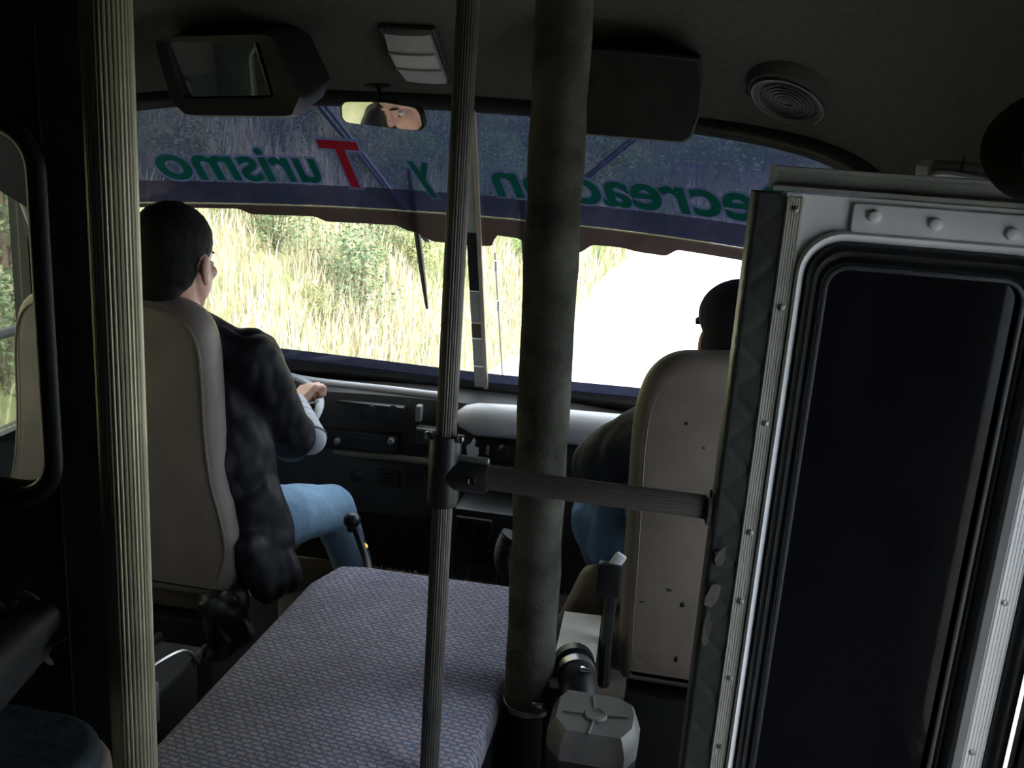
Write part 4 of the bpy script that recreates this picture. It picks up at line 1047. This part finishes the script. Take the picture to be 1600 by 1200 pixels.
for j in range(60):
    y = -7+j*.56
    rows.append([(edge_x(y)+.02+(7.0-edge_x(y))*k/10, y, ZR+.012-(max(0, edge_x(y)+(7.0-edge_x(y))*k/10-3.5)*.12)) for k in range(11)])
mk('road', loft(rows, False, False), M_road, kind='structure', label='pale sunlit gravel road ahead')

def colored(name, V, F, cols, m, **kw):
    o = mk(name, (V, F), m, smooth=False, fix=False, **kw)
    at = o.data.color_attributes.new('tone', 'FLOAT_COLOR', 'POINT')
    buf = []
    for c in cols: buf += [c[0], c[1], c[2], 1.0]
    at.data.foreach_set('color', buf); return o
rnd = random.Random(99)
GC = [(.50, .44, .31), (.41, .38, .23), (.56, .51, .39), (.25, .29, .14), (.18, .24, .10), (.34, .34, .18), (.28, .22, .15)]
V, F, Cc = [], [], []
cnt = 0
while cnt < 130000:
    y = rnd.uniform(1.0, 30) if rnd.random() < .75 else rnd.uniform(24, 36); x = rnd.uniform(-15, 9)
    if y < 5 and x > -2.3: continue
    if x < -1.35*y-2.5 or x > .5*y+1: continue
    D = max(edge_x(y)-x, y-24-.1*max(0, x))
    v_ = Vector((x, y, ground(x, y)+.15))-CAM; dd = v_.dot(FWD)
    if dd < 1.5: continue
    sx_, sy_ = 800+FPX*v_.dot(RGT)/dd, 600-FPX*v_.dot(UPV)/dd
    if sx_ > 1450 or sx_ < -350 or sy_ < 60 or sy_ > 800: continue
    if D < -.12 or (D < .1 and rnd.random() < .6): continue
    patchv = noise.noise(Vector((x*.6, y*.6, 8)))
    if rnd.random() > .62+patchv: continue
    z = ground(x, y); far = max(1.0, (y+abs(x))/11)
    h = rnd.uniform(.06, .30)*(1+.6*max(0, patchv))*min(far, 1.6); wd = rnd.uniform(.003, .008)*far
    a = rnd.uniform(0, 2*PI); dx, dy = math.cos(a)*wd, math.sin(a)*wd; l = rnd.uniform(.05, .45)*h; b = rnd.uniform(0, 2*PI)
    n = len(V)
    V += [(x-dx, y-dy, z-.03), (x+dx, y+dy, z-.03), (x+dx*.7+math.cos(b)*l*.4, y+dy*.7+math.sin(b)*l*.4, z+h*.6), (x-dx*.7+math.cos(b)*l*.4, y-dy*.7+math.sin(b)*l*.4, z+h*.6), (x+math.cos(b)*l, y+math.sin(b)*l, z+h)]
    F += [(n, n+1, n+2, n+3), (n+3, n+2, n+4)]
    g2 = noise.noise(Vector((x*.45, y*.45, 20)))
    c = GC[int(rnd.random()*3)+(3 if g2 > .08 else 0)] if rnd.random() < .8 else rnd.choice(GC)
    k = rnd.uniform(.8, 1.5); c = tuple(q*k for q in c); Cc += [c]*5
    cnt += 1
colored('dry_grass', V, F, Cc, M_grass, kind='stuff', label='dry yellow and green grass covering the roadside bank', cat='grass')
def shrub_mesh(seed, base, n=2200):
    r = random.Random(seed); V, F, Cc = [], [], []
    lobes = [(r.uniform(-.35, .35), r.uniform(-.35, .35), r.uniform(.25, .85), r.uniform(.22, .42)) for _ in range(9)]
    for i in range(n):
        lx, ly, lz, lr = r.choice(lobes)
        d = Vector((r.gauss(0, 1), r.gauss(0, 1), r.gauss(0, 1))).normalized(); q = Vector((lx, ly, lz))+d*lr*r.uniform(.6, 1.05)
        if q.z < .02: q.z = .02+r.random()*.2
        s = r.uniform(.018, .04); t = Vector((r.gauss(0, 1), r.gauss(0, 1), r.gauss(0, .6))).normalized(); u = t.cross(d).normalized()
        n0 = len(V); V += [q-t*s, q+u*s*.4, q+t*s, q-u*s*.4]; F.append((n0, n0+1, n0+2, n0+3))
        k = r.uniform(.7, 1.25); Cc += [tuple(b*k for b in base)]*4
    tw = []
    for i in range(7):
        lx, ly, lz, lr = lobes[i]; tw.append(tube([(0, 0, -.05), (lx*.4, ly*.4, lz*.5), (lx, ly, lz)], [.02, .013, .006], 5))
    return V, F, Cc, J(*tw)
kinds = [((.20, .31, .10), 'bright green leafy shrub growing on the dry bank'), ((.16, .215, .11), 'grey-green leafy shrub growing on the dry bank'), ((.27, .30, .13), 'yellow-green leafy shrub growing on the dry bank')]
protos = []
for k, (base, lab) in enumerate(kinds):
    V, F, Cc, tw = shrub_mesh(50+k, base)
    r_ = root('shrub', (0, 0, 0))
    lv = colored('foliage', V, F, Cc, M_leaf, parent=r_); st_ = mk('stem', tw, M_twig, r_)
    protos.append((r_, lv, st_))
spots = []
rnd = random.Random(17)
def march(px, py):
    d = ray(px, py).normalized(); t = 4.0
    while t < 60:
        p = CAM+d*t
        if p.y > 2.9 and p.z < ground(p.x, p.y): return p
        t += .15
    return None
for px, py, sc in ((560, 490, .75), (430, 395, .55), (590, 390, .5), (350, 350, .5), (640, 420, .6), (510, 520, .35), (800, 420, .6), (10, 420, .6), (15, 620, .5)):
    p = march(px, py)
    if p: spots.append((p.x, p.y, sc))
tries = 0
while len(spots) < 110 and tries < 4000:
    tries += 1
    p = march(rnd.uniform(180, 1420), rnd.uniform(120, 330))
    if p is None: continue
    dist = (p-CAM).length
    if any((p.x-a)**2+(p.y-b)**2 < (.055*dist)**2 for a, b, c_ in spots): continue
    spots.append((p.x, p.y, rnd.uniform(.045, .085)*dist))
used = [False]*3
for (x, y, s) in spots:
    k = 0 if rnd.random() < .35 else (1 if rnd.random() < .6 else 2)
    r_, lv, st_ = protos[k]
    if used[k]:
        nr_ = r_.copy(); _lk(nr_)
        for ch in (lv, st_): c_ = ch.copy(); _lk(c_); c_.parent = nr_
    else: nr_ = r_; used[k] = True
    nr_.location = (x, y, ground(x, y)-.06*s); nr_.scale = (s, s, s*rnd.uniform(.8, 1.1)); nr_.rotation_euler = (0, 0, rnd.uniform(0, 6.28))
    props(nr_, kinds[k][1], 'shrub', ('bright green shrubs on the bank', 'grey-green shrubs on the bank', 'yellow-green shrubs on the bank')[k])
